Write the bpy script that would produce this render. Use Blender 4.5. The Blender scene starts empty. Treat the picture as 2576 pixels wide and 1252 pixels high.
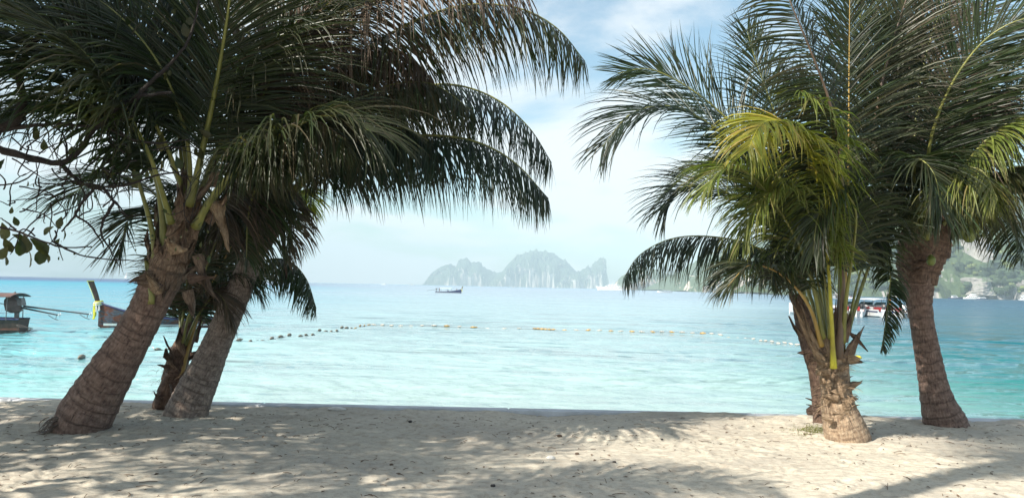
import bpy, math, random
import numpy as np
from mathutils import Vector, Matrix, Euler, noise as mnoise
R = math.radians
random.seed(7)
np.random.seed(7)
scene = bpy.context.scene
col = scene.collection

# ------------------------------------------------------------------ camera
F = 1950.0                      # focal length in units of a 2576 wide frame
W2, H2 = 1288.0, 626.0
ROLL = math.atan(0.0213)
PITCH = math.atan(94.4 * math.cos(ROLL) / F)
EYE = Vector((0, 0, 1.5))
Fw = Vector((0, math.cos(PITCH), math.sin(PITCH)))
R0 = Vector((1, 0, 0)); U0 = R0.cross(Fw)
Rt = math.cos(ROLL) * R0 + math.sin(ROLL) * U0
Up = -math.sin(ROLL) * R0 + math.cos(ROLL) * U0
cd = bpy.data.cameras.new('camera')
cam = bpy.data.objects.new('camera', cd); col.objects.link(cam)
cam.matrix_world = Matrix(((Rt.x, Up.x, -Fw.x, EYE.x), (Rt.y, Up.y, -Fw.y, EYE.y), (Rt.z, Up.z, -Fw.z, EYE.z), (0, 0, 0, 1)))
cd.sensor_width = 36; cd.lens = F / 2576 * 36
cd.clip_start = 0.05; cd.clip_end = 20000
scene.camera = cam

def P(px, py, Y):
    d = Fw + Rt * ((px - W2) / F) + Up * ((H2 - py) / F)
    return EYE + d * (Y / d.y)

# ------------------------------------------------------------------ light
SUN_EL, SUN_AZ = R(38), math.atan2(-0.84, -0.545)      # azimuth measured from +Y towards +X
sun_dir = Vector((math.sin(SUN_AZ) * math.cos(SUN_EL), math.cos(SUN_AZ) * math.cos(SUN_EL), math.sin(SUN_EL)))
ld = bpy.data.lights.new('sun', 'SUN'); ld.energy = 4.8; ld.angle = R(0.53); ld.color = (1.0, 0.93, 0.80)
lo = bpy.data.objects.new('sun', ld); col.objects.link(lo)
lo.rotation_euler = (-sun_dir).to_track_quat('-Z', 'Y').to_euler()

scene.view_settings.view_transform = 'Standard'
scene.view_settings.look = 'None'
scene.view_settings.exposure = 0.93
scene.view_settings.gamma = 1
scene.view_settings.use_curve_mapping = False
scene.render.engine = 'CYCLES'
cy = scene.cycles
cy.use_denoising = True
cy.max_bounces = 6; cy.diffuse_bounces = 3; cy.glossy_bounces = 3; cy.transmission_bounces = 4
cy.volume_bounces = 0; cy.transparent_max_bounces = 6
cy.sample_clamp_indirect = 4.0
cy.caustics_reflective = False; cy.caustics_refractive = False

class NT:
    """small node helper"""
    def __init__(s, tree):
        s.t = tree; s.n = tree.nodes; s.l = tree.links
    def node(s, typ, **kw):
        n = s.n.new(typ)
        for k, v in kw.items():
            if k.startswith('_'): setattr(n, k[1:], v)
        return n
    def set(s, n, **kw):
        for k, v in kw.items():
            i = n.inputs[k.replace('__', ' ')]
            if isinstance(v, bpy.types.NodeSocket): s.l.new(v, i)
            else: i.default_value = v
        return n
    def link(s, a, b): s.l.new(a, b)
    def noise(s, vec, scale, detail=4, rough=.55, dist=0):
        n = s.n.new('ShaderNodeTexNoise')
        n.inputs['Scale'].default_value = scale; n.inputs['Detail'].default_value = detail
        n.inputs['Roughness'].default_value = rough; n.inputs['Distortion'].default_value = dist
        if vec is not None: s.l.new(vec, n.inputs['Vector'])
        return n.outputs['Fac']
    def mapping(s, vec, scale=(1, 1, 1), loc=(0, 0, 0), rot=(0, 0, 0)):
        n = s.n.new('ShaderNodeMapping'); s.l.new(vec, n.inputs['Vector'])
        n.inputs['Scale'].default_value = scale; n.inputs['Location'].default_value = loc; n.inputs['Rotation'].default_value = rot
        return n.outputs['Vector']
    def ramp(s, fac, stops, interp='LINEAR'):
        n = s.n.new('ShaderNodeValToRGB'); s.l.new(fac, n.inputs['Fac'])
        cr = n.color_ramp; cr.interpolation = interp
        while len(cr.elements) > 1: cr.elements.remove(cr.elements[-1])
        cr.elements[0].position = stops[0][0]; c = stops[0][1]
        cr.elements[0].color = c if len(c) == 4 else (*c, 1)
        for p, c in stops[1:]:
            e = cr.elements.new(p); e.color = c if len(c) == 4 else (*c, 1)
        return n.outputs['Color']
    def math(s, op, a, b=0.0, clamp=False):
        n = s.n.new('ShaderNodeMath'); n.operation = op; n.use_clamp = clamp
        for i, v in enumerate((a, b)):
            if isinstance(v, bpy.types.NodeSocket): s.l.new(v, n.inputs[i])
            else: n.inputs[i].default_value = v
        return n.outputs[0]
    def mix(s, fac, a, b, blend='MIX'):
        n = s.n.new('ShaderNodeMix'); n.data_type = 'RGBA'; n.blend_type = blend
        for i, v in ((0, fac), (6, a), (7, b)):
            if isinstance(v, bpy.types.NodeSocket): s.l.new(v, n.inputs[i])
            else: n.inputs[i].default_value = v if i == 0 or len(v) == 4 else (*v, 1)
        return n.outputs[2]
    def bump(s, h, strength, dist=1.0, normal=None):
        n = s.n.new('ShaderNodeBump'); n.inputs['Strength'].default_value = strength
        n.inputs['Distance'].default_value = dist; s.l.new(h, n.inputs['Height'])
        if normal is not None: s.l.new(normal, n.inputs['Normal'])
        return n.outputs['Normal']

world = bpy.data.worlds.new('World'); scene.world = world; world.use_nodes = True
wt = NT(world.node_tree); wt.n.clear()
sky = wt.n.new('ShaderNodeTexSky'); sky.sky_type = 'NISHITA'; sky.sun_disc = False
sky.sun_elevation = SUN_EL; sky.sun_rotation = SUN_AZ
sky.air_density = 1.0; sky.dust_density = 1.2; sky.ozone_density = 1.0
tc = wt.n.new('ShaderNodeTexCoord')
nrm = wt.n.new('ShaderNodeSeparateXYZ'); wt.link(tc.outputs['Generated'], nrm.inputs[0])
# flatten the clouds towards the horizon as layers of cloud do: divide by height
zz = wt.math('MAXIMUM', nrm.outputs['Z'], 0.0)
zz = wt.math('ADD', zz, 0.22)
cx = wt.math('DIVIDE', nrm.outputs['X'], zz); cyv = wt.math('DIVIDE', nrm.outputs['Y'], zz)
cmb = wt.n.new('ShaderNodeCombineXYZ'); wt.link(cx, cmb.inputs[0]); wt.link(cyv, cmb.inputs[1])
cn = wt.noise(wt.mapping(cmb.outputs[0], loc=(3.1, 1.7, 0.4)), 1.15, 8, .56, .25)
cl = wt.ramp(cn, [(0.41, (0, 0, 0)), (0.56, (1, 1, 1))], 'EASE')
skyc = wt.mix(1.0, sky.outputs['Color'], (0.100, 0.112, 0.102), 'MULTIPLY')
cloudc = (0.60, 0.61, 0.61)
m = wt.mix(wt.math('MULTIPLY', cl, 0.85), skyc, cloudc)
bg = wt.n.new('ShaderNodeBackground'); wt.link(m, bg.inputs['Color']); bg.inputs['Strength'].default_value = 1.0
wo = wt.n.new('ShaderNodeOutputWorld'); wt.link(bg.outputs[0], wo.inputs['Surface'])

# ------------------------------------------------------------------ materials
def mat(name):
    m = bpy.data.materials.new(name); m.use_nodes = True
    t = NT(m.node_tree); t.n.clear()
    o = t.n.new('ShaderNodeOutputMaterial'); b = t.n.new('ShaderNodeBsdfPrincipled')
    t.link(b.outputs[0], o.inputs['Surface'])
    return m, t, b, o

def plain(name, c, rough=.6, metal=0, var=.25, scale=6, bump=.15):
    m, t, b, o = mat(name)
    tcn = t.n.new('ShaderNodeTexCoord')
    n = t.noise(tcn.outputs['Object'], scale, 5, .6)
    lo_ = tuple(x * (1 - var) for x in c); hi = tuple(min(1, x * (1 + var * .6)) for x in c)
    t.link(t.ramp(n, [(.3, lo_), (.7, hi)]), b.inputs['Base Color'])
    b.inputs['Roughness'].default_value = rough; b.inputs['Metallic'].default_value = metal
    if bump:
        t.link(t.bump(t.noise(tcn.outputs['Object'], scale * 5, 4), bump, .02), b.inputs['Normal'])
    return m

def mat_leaflet(name, dark, light, dry, trans=.30, rough=.42, tc_gain=1.6):
    m, t, b, o = mat(name)
    a = t.n.new('ShaderNodeAttribute'); a.attribute_name = 'tint'
    sep = t.n.new('ShaderNodeSeparateColor'); t.link(a.outputs['Color'], sep.inputs[0])
    g = t.mix(sep.outputs['Green'], dark, light)
    g = t.mix(sep.outputs['Red'], g, dry)
    tcn = t.n.new('ShaderNodeTexCoord')
    sp = t.noise(tcn.outputs['Object'], 9, 3, .6)
    g = t.mix(1.0, g, t.ramp(sp, [(.3, (.72, .72, .72)), (.7, (1.15, 1.15, 1.15))]), 'MULTIPLY')
    t.link(g, b.inputs['Base Color']); b.inputs['Roughness'].default_value = rough
    b.inputs['Specular IOR Level'].default_value = .45
    tr = t.n.new('ShaderNodeBsdfTranslucent')
    t.link(t.mix(1.0, g, (tc_gain * 1.05, tc_gain * 1.15, tc_gain * .6), 'MULTIPLY'), tr.inputs['Color'])
    mx = t.n.new('ShaderNodeMixShader'); mx.inputs[0].default_value = trans
    t.link(b.outputs[0], mx.inputs[1]); t.link(tr.outputs[0], mx.inputs[2]); t.link(mx.outputs[0], o.inputs['Surface'])
    return m

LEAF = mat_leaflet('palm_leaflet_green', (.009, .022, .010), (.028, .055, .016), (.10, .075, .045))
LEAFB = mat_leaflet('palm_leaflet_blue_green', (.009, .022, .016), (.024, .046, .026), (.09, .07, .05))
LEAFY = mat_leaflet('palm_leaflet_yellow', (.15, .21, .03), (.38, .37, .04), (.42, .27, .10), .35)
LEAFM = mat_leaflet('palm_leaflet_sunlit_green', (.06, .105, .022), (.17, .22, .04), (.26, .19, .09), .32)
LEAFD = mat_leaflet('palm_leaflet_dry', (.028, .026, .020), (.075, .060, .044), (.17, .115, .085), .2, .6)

def mat_rachis(name, c0, c1):
    m, t, b, o = mat(name)
    tcn = t.n.new('ShaderNodeTexCoord')
    n = t.noise(t.mapping(tcn.outputs['Object'], (1, 1, .3)), 8, 5, .6)
    t.link(t.ramp(n, [(.32, c0), (.68, c1)]), b.inputs['Base Color'])
    b.inputs['Roughness'].default_value = .38
    t.link(t.bump(t.noise(tcn.outputs['Object'], 60, 3), .2, .01), b.inputs['Normal'])
    return m
RACH = mat_rachis('petiole_green', (.10, .11, .03), (.25, .25, .065))
RACHY = mat_rachis('petiole_yellow', (.26, .22, .03), (.55, .53, .04))
RACHO = mat_rachis('petiole_ochre', (.26, .17, .04), (.42, .28, .08))
RACHD = mat_rachis('petiole_dry', (.07, .05, .038), (.16, .11, .08))

def mat_trunk(name, c0, c1, c2, bs=1.0):
    m, t, b, o = mat(name)
    uv = t.n.new('ShaderNodeUVMap'); uv.uv_map = 'uv'
    # u runs round the trunk, v along it in metres
    fine = t.noise(t.mapping(uv.outputs[0], (34, 9, 1)), 1.6, 6, .65)
    fib = t.noise(t.mapping(uv.outputs[0], (34, 4.5, 1)), 1.7, 5, .7)
    big = t.noise(t.mapping(uv.outputs[0], (3, 2.2, 1)), 1.5, 4, .6)
    a = t.n.new('ShaderNodeAttribute'); a.attribute_name = 'scar'
    base = t.ramp(big, [(.3, c0), (.7, c1)])
    base = t.mix(t.ramp(fine, [(.42, (0, 0, 0)), (.66, (.95, .95, .95))]), base, c2)
    stain = t.noise(t.mapping(uv.outputs[0], (5, 9, 1)), 2.0, 5, .7)
    base = t.mix(1.0, base, t.ramp(stain, [(.32, (.45, .42, .42)), (.55, (1, 1, 1)), (.75, (1.25, 1.22, 1.2))]), 'MULTIPLY')
    dark = t.mix(t.math('MULTIPLY', a.outputs['Fac'], .92), base, tuple(x * .28 for x in c0))
    crack = t.ramp(fib, [(.34, (.25, .22, .22)), (.45, (1, 1, 1))])
    t.link(t.mix(1.0, dark, crack, 'MULTIPLY'), b.inputs['Base Color'])
    b.inputs['Roughness'].default_value = .85
    h = t.math('ADD', t.math('MULTIPLY', fib, .6), t.math('MULTIPLY', fine, .7))
    t.link(t.bump(h, min(1, 1.0 * bs), .04), b.inputs['Normal'])
    return m
BARK = mat_trunk('palm_bark_brown', (.16, .098, .078), (.235, .152, .122), (.33, .235, .19))
BARKG = mat_trunk('palm_bark_grey', (.20, .15, .13), (.28, .215, .18), (.40, .33, .28))
BARKL = mat_trunk('palm_bark_tan', (.30, .20, .13), (.43, .31, .21), (.55, .43, .31))
SHEATH = mat_trunk('leaf_sheath_fibre', (.16, .10, .07), (.27, .18, .125), (.38, .28, .20), 1.2)
SHEATHL = mat_trunk('leaf_sheath_tan', (.33, .21, .12), (.46, .32, .20), (.58, .45, .32))
SHEATHR = mat_trunk('leaf_sheath_red', (.095, .055, .042), (.16, .098, .072), (.26, .17, .12), 1.2)

# ------------------------------------------------------------------ object helpers
def link(o, parent=None):
    col.objects.link(o)
    if parent is not None: o.parent = parent
    return o
def tag(o, label=None, cat=None, group=None, kind=None):
    if label: o['label'] = label
    if cat: o['category'] = cat
    if group: o['group'] = group
    if kind: o['kind'] = kind
    return o
def empty(name, loc, label, cat, group=None, rz=0):
    o = bpy.data.objects.new(name, None); o.location = loc; o.rotation_euler = (0, 0, rz); o.empty_display_size = .2
    link(o); tag(o, label, cat, group); return o
def mesh_obj(name, verts, faces, m, parent=None, smooth=False, world=True):
    """verts in world space when the parent is an Empty with a plain location: shift them"""
    me = bpy.data.meshes.new(name)
    me.from_pydata([tuple(v) for v in verts], [], faces)
    ms = m if isinstance(m, (list, tuple)) else [m]
    for q in ms: me.materials.append(q)
    if smooth: me.polygons.foreach_set('use_smooth', [True] * len(me.polygons))
    me.update()
    o = bpy.data.objects.new(name, me)
    return link(o, parent)
def copy_tree(o, parent=None):
    c = o.copy(); col.objects.link(c); c.parent = parent
    for ch in list(o.children): copy_tree(ch, c)
    return c

class MB:
    def __init__(s): s.v = []; s.f = []; s.mi = []; s.cur = 0
    def add(s, vs, fs):
        o = len(s.v); s.v += [Vector(v) for v in vs]
        s.f += [tuple(i + o for i in f) for f in fs]; s.mi += [s.cur] * len(fs)
    def box(s, c, sz, rot=None, taper=(1, 1)):
        x, y, z = sz[0] / 2, sz[1] / 2, sz[2] / 2; tx, ty = taper
        vs = [(-x, -y, -z), (x, -y, -z), (x, y, -z), (-x, y, -z), (-x * tx, -y * ty, z), (x * tx, -y * ty, z), (x * tx, y * ty, z), (-x * tx, y * ty, z)]
        M = rot.to_matrix() if rot is not None else Matrix.Identity(3)
        s.add([M @ Vector(v) + Vector(c) for v in vs], [(3, 2, 1, 0), (4, 5, 6, 7), (0, 1, 5, 4), (1, 2, 6, 5), (2, 3, 7, 6), (3, 0, 4, 7)])
    def tube(s, pts, rad, n=8, cap=True):
        pts = [Vector(p) for p in pts]
        if not hasattr(rad, '__len__'): rad = [rad] * len(pts)
        rings = []; u = None
        for i, p in enumerate(pts):
            a = pts[max(0, i - 1)]; b = pts[min(len(pts) - 1, i + 1)]; T = (b - a).normalized()
            if u is None:
                u = T.orthogonal().normalized()
            u = (u - T * u.dot(T)).normalized(); w = T.cross(u)
            rings.append([p + (u * math.cos(2 * math.pi * k / n) + w * math.sin(2 * math.pi * k / n)) * rad[i] for k in range(n)])
        s.loft(rings, cap)
    def loft(s, rings, cap=True, closed=True):
        n = len(rings[0]); vs = [v for r in rings for v in r]; fs = []
        for i in range(len(rings) - 1):
            for k in range(n if closed else n - 1):
                k2 = (k + 1) % n
                fs.append((i * n + k, i * n + k2, (i + 1) * n + k2, (i + 1) * n + k))
        if cap and closed:
            fs.append(tuple(range(n - 1, -1, -1))); fs.append(tuple((len(rings) - 1) * n + k for k in range(n)))
        s.add(vs, fs)
    def blob(s, c, r, seg=8, rings=5, sc=(1, 1, 1), jit=0, rnd=random):
        c = Vector(c); rs = []
        for i in range(1, rings):
            th = math.pi * i / rings
            rs.append([c + Vector((math.sin(th) * math.cos(2 * math.pi * k / seg) * sc[0], math.sin(th) * math.sin(2 * math.pi * k / seg) * sc[1], math.cos(th) * sc[2])) * r * (1 + rnd.uniform(-jit, jit)) for k in range(seg)])
        o = len(s.v); s.loft(rs, cap=True)
    def build(s, name, m, parent=None, smooth=False):
        o = mesh_obj(name, s.v, s.f, m, parent, smooth)
        if any(s.mi): o.data.polygons.foreach_set('material_index', s.mi)
        return o

def catmull(pts, n):
    pts = [Vector(p) for p in pts]
    e = [pts[0] * 2 - pts[1]] + pts + [pts[-1] * 2 - pts[-2]]
    out = []; m_ = len(pts) - 1
    for i in range(n):
        u = i / (n - 1) * m_; k = min(int(u), m_ - 1); t = u - k
        p0, p1, p2, p3 = e[k], e[k + 1], e[k + 2], e[k + 3]
        out.append(0.5 * ((2 * p1) + (p2 - p0) * t + (2 * p0 - 5 * p1 + 4 * p2 - p3) * t * t + (3 * p1 - 3 * p2 + p3 - p0) * t ** 3))
    # resample by length
    L = [0]
    for a, b in zip(out, out[1:]): L.append(L[-1] + (b - a).length)
    res = []; j = 0
    for i in range(n):
        s_ = L[-1] * i / (n - 1)
        while j < n - 2 and L[j + 1] < s_: j += 1
        f = (s_ - L[j]) / max(1e-9, L[j + 1] - L[j]); res.append(out[j].lerp(out[j + 1], min(1, max(0, f))))
    return res, L[-1]

def lerp(a, b, t): return a + (b - a) * t
def prof(t, ks):
    for (a, x), (b, y) in zip(ks, ks[1:]):
        if t <= b: return lerp(x, y, (t - a) / (b - a))
    return ks[-1][1]

# ------------------------------------------------------------------ palm frond
def frond(palm, pts, L=.8, n=70, dr=.5, N=(0, 0, 1), t0=.22, lm=LEAF, rm=RACH, r=.026, tint=(0, .25), green=(0, 1), seed=0, w=.0105, a0=68, a1=22, up=.15, ragged=.12, side=(1, 1), label=None, fold=1.0):
    rnd = random.Random(seed * 131 + 17)
    L *= 1.32; n = int(n * 1.5); r *= .8
    if dr >= .75 and up == .15: up = -.5; a0 = 90; a1 = 52; L *= 1.0
    loc = palm.location
    c, length = catmull([Vector(p) - loc for p in pts], 40)
    mb = MB()
    rad = [r * prof(i / 39, [(0, 1.9), (.06, 1.25), (.3, .85), (.7, .45), (1, .12)]) for i in range(40)]
    mb.tube(c, rad, 7)
    fo = mb.build('frond', rm, palm, True)
    if label: fo['label'] = label
    Nv = Vector(N).normalized()
    V = []; Fc = []; TN = []
    K = 6
    wp = [.55, 1.0, 1.05, .85, .5, .04]
    g = Vector((0, 0, -1))
    ph1, ph2 = rnd.uniform(0, 6), rnd.uniform(0, 6)
    for s_, dens in ((-1, side[0]), (1, side[1])):
        nn = int(n * dens)
        for i in range(nn):
            t = t0 + (1 - t0) * (max(0, i + rnd.uniform(-.3, .3)) / nn) ** .97
            t = min(.995, max(t0, t))
            if rnd.random() < .03: continue
            u = t * 39; k = min(38, int(u)); p = c[k].lerp(c[k + 1], u - k)
            T = (c[min(39, k + 2)] - c[max(0, k - 1)]).normalized()
            Nn = (Nv - T * Nv.dot(T))
            if Nn.length < .05: Nn = T.orthogonal()
            Nn.normalize(); S = T.cross(Nn) * s_
            tt = (t - t0) / (1 - t0)
            clump = math.sin(t * 31 + ph1 + s_) * .6 + math.sin(t * 67 + ph2) * .4
            a = R(lerp(a0, a1, tt ** 1.1) + clump * 4 + rnd.gauss(0, 4.5))
            el = up + rnd.gauss(0, .10) + clump * .05
            d = (T * math.cos(a) + S * math.sin(a) * math.cos(el) + Nn * math.sin(a) * math.sin(el)).normalized()
            ln = L * prof(tt, [(0, .62), (.15, .9), (.4, 1), (.7, .88), (.92, .55), (1, .32)]) * rnd.uniform(.86, 1.08)
            if rnd.random() < ragged: ln *= rnd.uniform(.45, .9)
            dd = dr * rnd.uniform(.65, 1.3) * (1 - .45 * tt)
            if rnd.random() < ragged * .6: dd += .5
            wv = (T - d * T.dot(d))
            if wv.length < .05: wv = Nn.cross(d)
            wv.normalize()
            tw = rnd.gauss(0, .35); wv = (wv * math.cos(tw) + d.cross(wv) * math.sin(tw))
            ww = w * rnd.uniform(.8, 1.2) * (1 - .35 * tt)
            base = len(V); tr = rnd.uniform(*tint) if rnd.random() > .06 else min(1, tint[1] + .3); gr = rnd.uniform(*green)
            side_b = Vector((rnd.gauss(0, .05), rnd.gauss(0, .05), 0))
            q = p.copy(); dirn = d.copy()
            for j in range(K):
                wq = (wv - dirn * wv.dot(dirn)).normalized() * ww * wp[j]
                up_ = dirn.cross(wq).normalized() * ww * wp[j] * .45 * fold
                V += [q - wq + up_, q, q + wq + up_]
                tj = min(1, tr + (.35 if j == K - 1 else .05 if j == K - 2 else 0) * (.3 + rnd.random() * .5))
                TN += [(tj, gr, 0, 1)] * 3
                if j < K - 1:
                    q = q + dirn * (ln / (K - 1))
                    dirn = (dirn + g * dd * (.28 + .16 * j) + side_b).normalized()
                    o = base + j * 3
                    Fc += [(o, o + 1, o + 4, o + 3), (o + 1, o + 2, o + 5, o + 4)]
    lo_ = mesh_obj('leaflets', V, Fc, lm, fo)
    ca = lo_.data.color_attributes.new('tint', 'FLOAT_COLOR', 'POINT')
    ca.data.foreach_set('color', np.array(TN, dtype=np.float32).ravel())
    tag(lo_, kind='stuff')
    return fo

def auto_pts(o, az, el, length, sag, n=7):
    """points of a frond that leaves o at azimuth az (deg from +X) and elevation el and bends under its weight"""
    d = Vector((math.cos(R(az)) * math.cos(R(el)), math.sin(R(az)) * math.cos(R(el)), math.sin(R(el))))
    q = Vector(o); out = [q.copy()]
    for i in range(n):
        q = q + d * (length / n); out.append(q.copy())
        d = (d + Vector((0, 0, -1)) * sag * (.10 + .07 * i)).normalized()
    return out

# ------------------------------------------------------------------ palm trunk
def vnoise(x, y, z): return mnoise.noise(Vector((x, y, z)))
def trunk(palm, pts, m=BARK, seed=0, wk=1.0, ring=.085, step=.055, name='trunk', flare=None, seg=44, smoothz=.012, lump=.022):
    """pts: (px, py, Y, width in px)"""
    rnd = random.Random(seed)
    loc = palm.location
    C3 = [P(a, b, Y) - loc for a, b, Y, w_ in pts]; W3 = [w_ * wk / 2 * Y / F for a, b, Y, w_ in pts]
    rough_len = sum((b - a).length for a, b in zip(C3, C3[1:]))
    n = max(30, int(rough_len / smoothz))
    c, length = catmull(C3, n)
    wv = [Vector((w_, 0, 0)) for w_ in W3]
    # radius against length
    cum = [0]
    for a, b in zip(C3, C3[1:]): cum.append(cum[-1] + (b - a).length)
    cum = [x / cum[-1] for x in cum]
    xs = np.linspace(0, 1, n); rr = np.interp(xs, cum, W3)
    k = max(3, n // 12); ker = np.hanning(k + 2)[1:-1]; ker /= ker.sum()
    rr = np.convolve(np.pad(rr, k, mode='edge'), ker, mode='same')[k:-k]
    rings = [0]
    while rings[-1] < length: rings.append(rings[-1] + ring * rnd.uniform(.45, 1.9))
    V = []; Fc = []; SC = []; UV = []
    u = None
    ph = rnd.uniform(0, 50)
    for i, p in enumerate(c):
        T = (c[min(n - 1, i + 1)] - c[max(0, i - 1)]).normalized()
        if u is None: u = (Vector((1, 0, 0)) - T * T.x).normalized()
        u = (u - T * u.dot(T)).normalized(); w = T.cross(u)
        s_ = length * i / (n - 1)
        for q in range(seg):
            th = 2 * math.pi * q / seg
            cx_, sy_ = math.cos(th), math.sin(th)
            ss = s_ + .028 * vnoise(cx_ * 1.2 + ph, sy_ * 1.2, s_ * 2) + .012 * vnoise(cx_ * 5, sy_ * 5 + ph, s_ * 5)
            j = 0
            lo_i, hi_i = 0, len(rings) - 1
            while hi_i - lo_i > 1:
                md = (lo_i + hi_i) // 2
                if rings[md] <= ss: lo_i = md
                else: hi_i = md
            f = (ss - rings[lo_i]) / (rings[hi_i] - rings[lo_i])
            amp = .6 + .5 * vnoise(cx_ * .8 + lo_i * 7.1, sy_ * .8, ph)
            saw = ((1 - f) if f > .1 else f * 9) + .35 * vnoise(cx_ * 4 + lo_i * 3.3, sy_ * 4, s_ * 9)
            r_ = rr[i] * (1 + step * amp * (saw - .4))
            r_ *= 1 + lump * vnoise(cx_ * 1.3 + ph, sy_ * 1.3, s_ * 3) + .013 * vnoise(cx_ * 6, sy_ * 6, s_ * 14 + ph) + .012 * vnoise(cx_ * 14, sy_ * 14, s_ * 30 + ph)
            V.append(p + (u * cx_ + w * sy_) * r_)
            SC.append(max(0, 1 - (f / .13 if f < .5 else (1 - f) / .07)) * min(1, max(0, amp * 1.2)))
            UV.append((q / seg, s_))
    for i in range(n - 1):
        for q in range(seg):
            q2 = (q + 1) % seg
            Fc.append((i * seg + q, i * seg + q2, (i + 1) * seg + q2, (i + 1) * seg + q))
    Fc.append(tuple((n - 1) * seg + q for q in range(seg)))
    Fc.append(tuple(range(seg - 1, -1, -1)))
    o = mesh_obj(name, V, Fc, m, palm, True)
    at = o.data.attributes.new('scar', 'FLOAT', 'POINT'); at.data.foreach_set('value', SC)
    ul = o.data.uv_layers.new(name='uv')
    vi = np.empty(len(o.data.loops), dtype=np.int32); o.data.loops.foreach_get('vertex_index', vi)
    arr = np.array(UV, dtype=np.float32)[vi]
    ul.data.foreach_set('uv', arr.ravel())
    return o

def sheath(palm, base, d, out, wide, length, curl=.6, m=SHEATH, seed=0, ragged=.25, label=None, thick=.006, name='leaf_sheath'):
    """a fibrous flap (old leaf base): starts at base, runs along d, bends towards out; cupped round its own axis"""
    rnd = random.Random(seed * 7 + 3)
    base = Vector(base) - palm.location; d = Vector(d).normalized(); out = Vector(out).normalized()
    out = (out - d * out.dot(d)).normalized(); s_ = d.cross(out)
    nu, nv = 9, 10
    top = []; bot = []
    tip = [1 + rnd.uniform(-ragged, ragged) for _ in range(nu)]
    ph = rnd.uniform(0, 60)
    for i in range(nv):
        t = i / (nv - 1)
        for j in range(nu):
            v = j / (nu - 1) * 2 - 1
            tl = t * length * tip[j] * (1 - .35 * abs(v) ** 2 * 1.0)
            wd = wide * .5 * prof(t, [(0, 1), (.35, .88), (.7, .6), (1, .16 + ragged * .4)])
            ang = v * 1.15
            q = base + d * tl + s_ * math.sin(ang) * wd + out * ((math.cos(ang) - 1) * wd * .9 + curl * length * t ** 2.0 * .55)
            q += (out * vnoise(v * 2 + ph, t * 3, 0) + s_ * vnoise(v * 2, t * 3 + ph, 4)) * wide * .13
            top.append(q); bot.append(q - (out + d * -curl * t).normalized() * thick)
    V = top + bot; nT = nu * nv; Fc = []
    for i in range(nv - 1):
        for j in range(nu - 1):
            a = i * nu + j; Fc.append((a, a + 1, a + nu + 1, a + nu)); Fc.append((nT + a, nT + a + nu, nT + a + nu + 1, nT + a + 1))
    for i in range(nv - 1):
        a = i * nu; Fc.append((a, a + nu, nT + a + nu, nT + a)); a += nu - 1; Fc.append((a, nT + a, nT + a + nu, a + nu))
    for j in range(nu - 1):
        a = j; Fc.append((a, nT + a, nT + a + 1, a + 1)); a = (nv - 1) * nu + j; Fc.append((a, a + 1, nT + a + 1, nT + a))
    o = mesh_obj(name, V, Fc, m, palm, True)
    ul = o.data.uv_layers.new(name='uv')
    vi = np.empty(len(o.data.loops), dtype=np.int32); o.data.loops.foreach_get('vertex_index', vi)
    uv = np.array([((k % nT) % nu / nu * .5, (k % nT) // nu / nv * length) for k in range(len(V))], dtype=np.float32)[vi]
    ul.data.foreach_set('uv', uv.ravel())
    at = o.data.attributes.new('scar', 'FLOAT', 'POINT'); at.data.foreach_set('value', [0.0] * len(V))
    if label: o['label'] = label
    return o

def fibres(palm, c, rad, n, ln, m, seed=0, down=1.0, r=.0022, name='fibre'):
    """loose hairs round the crown of a palm"""
    rnd = random.Random(seed); mb = MB(); c = Vector(c) - palm.location
    for _ in range(n):
        th = rnd.uniform(0, 2 * math.pi); o = Vector((math.cos(th), math.sin(th), 0))
        p = c + o * rad * rnd.uniform(.8, 1.1) + Vector((0, 0, rnd.uniform(-1, 1) * ln))
        d = (o + Vector((rnd.gauss(0, .5), rnd.gauss(0, .5), rnd.gauss(0, .6)))).normalized()
        pts = [p]; l_ = ln * rnd.uniform(.3, 1)
        for k in range(4):
            p = p + d * l_ / 4; pts.append(p); d = (d + Vector((0, 0, -down * .45))).normalized()
        mb.tube(pts, [r, r, r * .8, r * .6, r * .3], 3, False)
    return tag(mb.build(name, m, palm), kind='stuff')

def ruff(palm, cpts, n, wide, length, m, seed, ang=(-30, 60), spread=1.0, thick=.006, ragged=.25):
    """sheaths all round the axis cpts [(px,py,Y,width_px)...]"""
    rnd = random.Random(seed)
    C3 = [P(a, b, Y) for a, b, Y, w_ in cpts]
    for i in range(n):
        t = (i + .5) / n; u = t * (len(C3) - 1); k = min(len(C3) - 2, int(u)); p = C3[k].lerp(C3[k + 1], u - k)
        T = (C3[k + 1] - C3[k]).normalized()
        rr = lerp(cpts[k][3], cpts[k + 1][3], u - k) / 2 * p.y / F
        th = i * 2.4 + rnd.uniform(-.4, .4)
        e1 = T.orthogonal().normalized(); e2 = T.cross(e1)
        o = e1 * math.cos(th) + e2 * math.sin(th)
        sheath(palm, p + o * rr * .82, (T + o * rnd.uniform(.05, .35) * spread), o, wide * rnd.uniform(.7, 1.25), length * rnd.uniform(.6, 1.3), rnd.uniform(-.1, .7) * spread, m, seed * 50 + i, ragged, None, thick)

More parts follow.
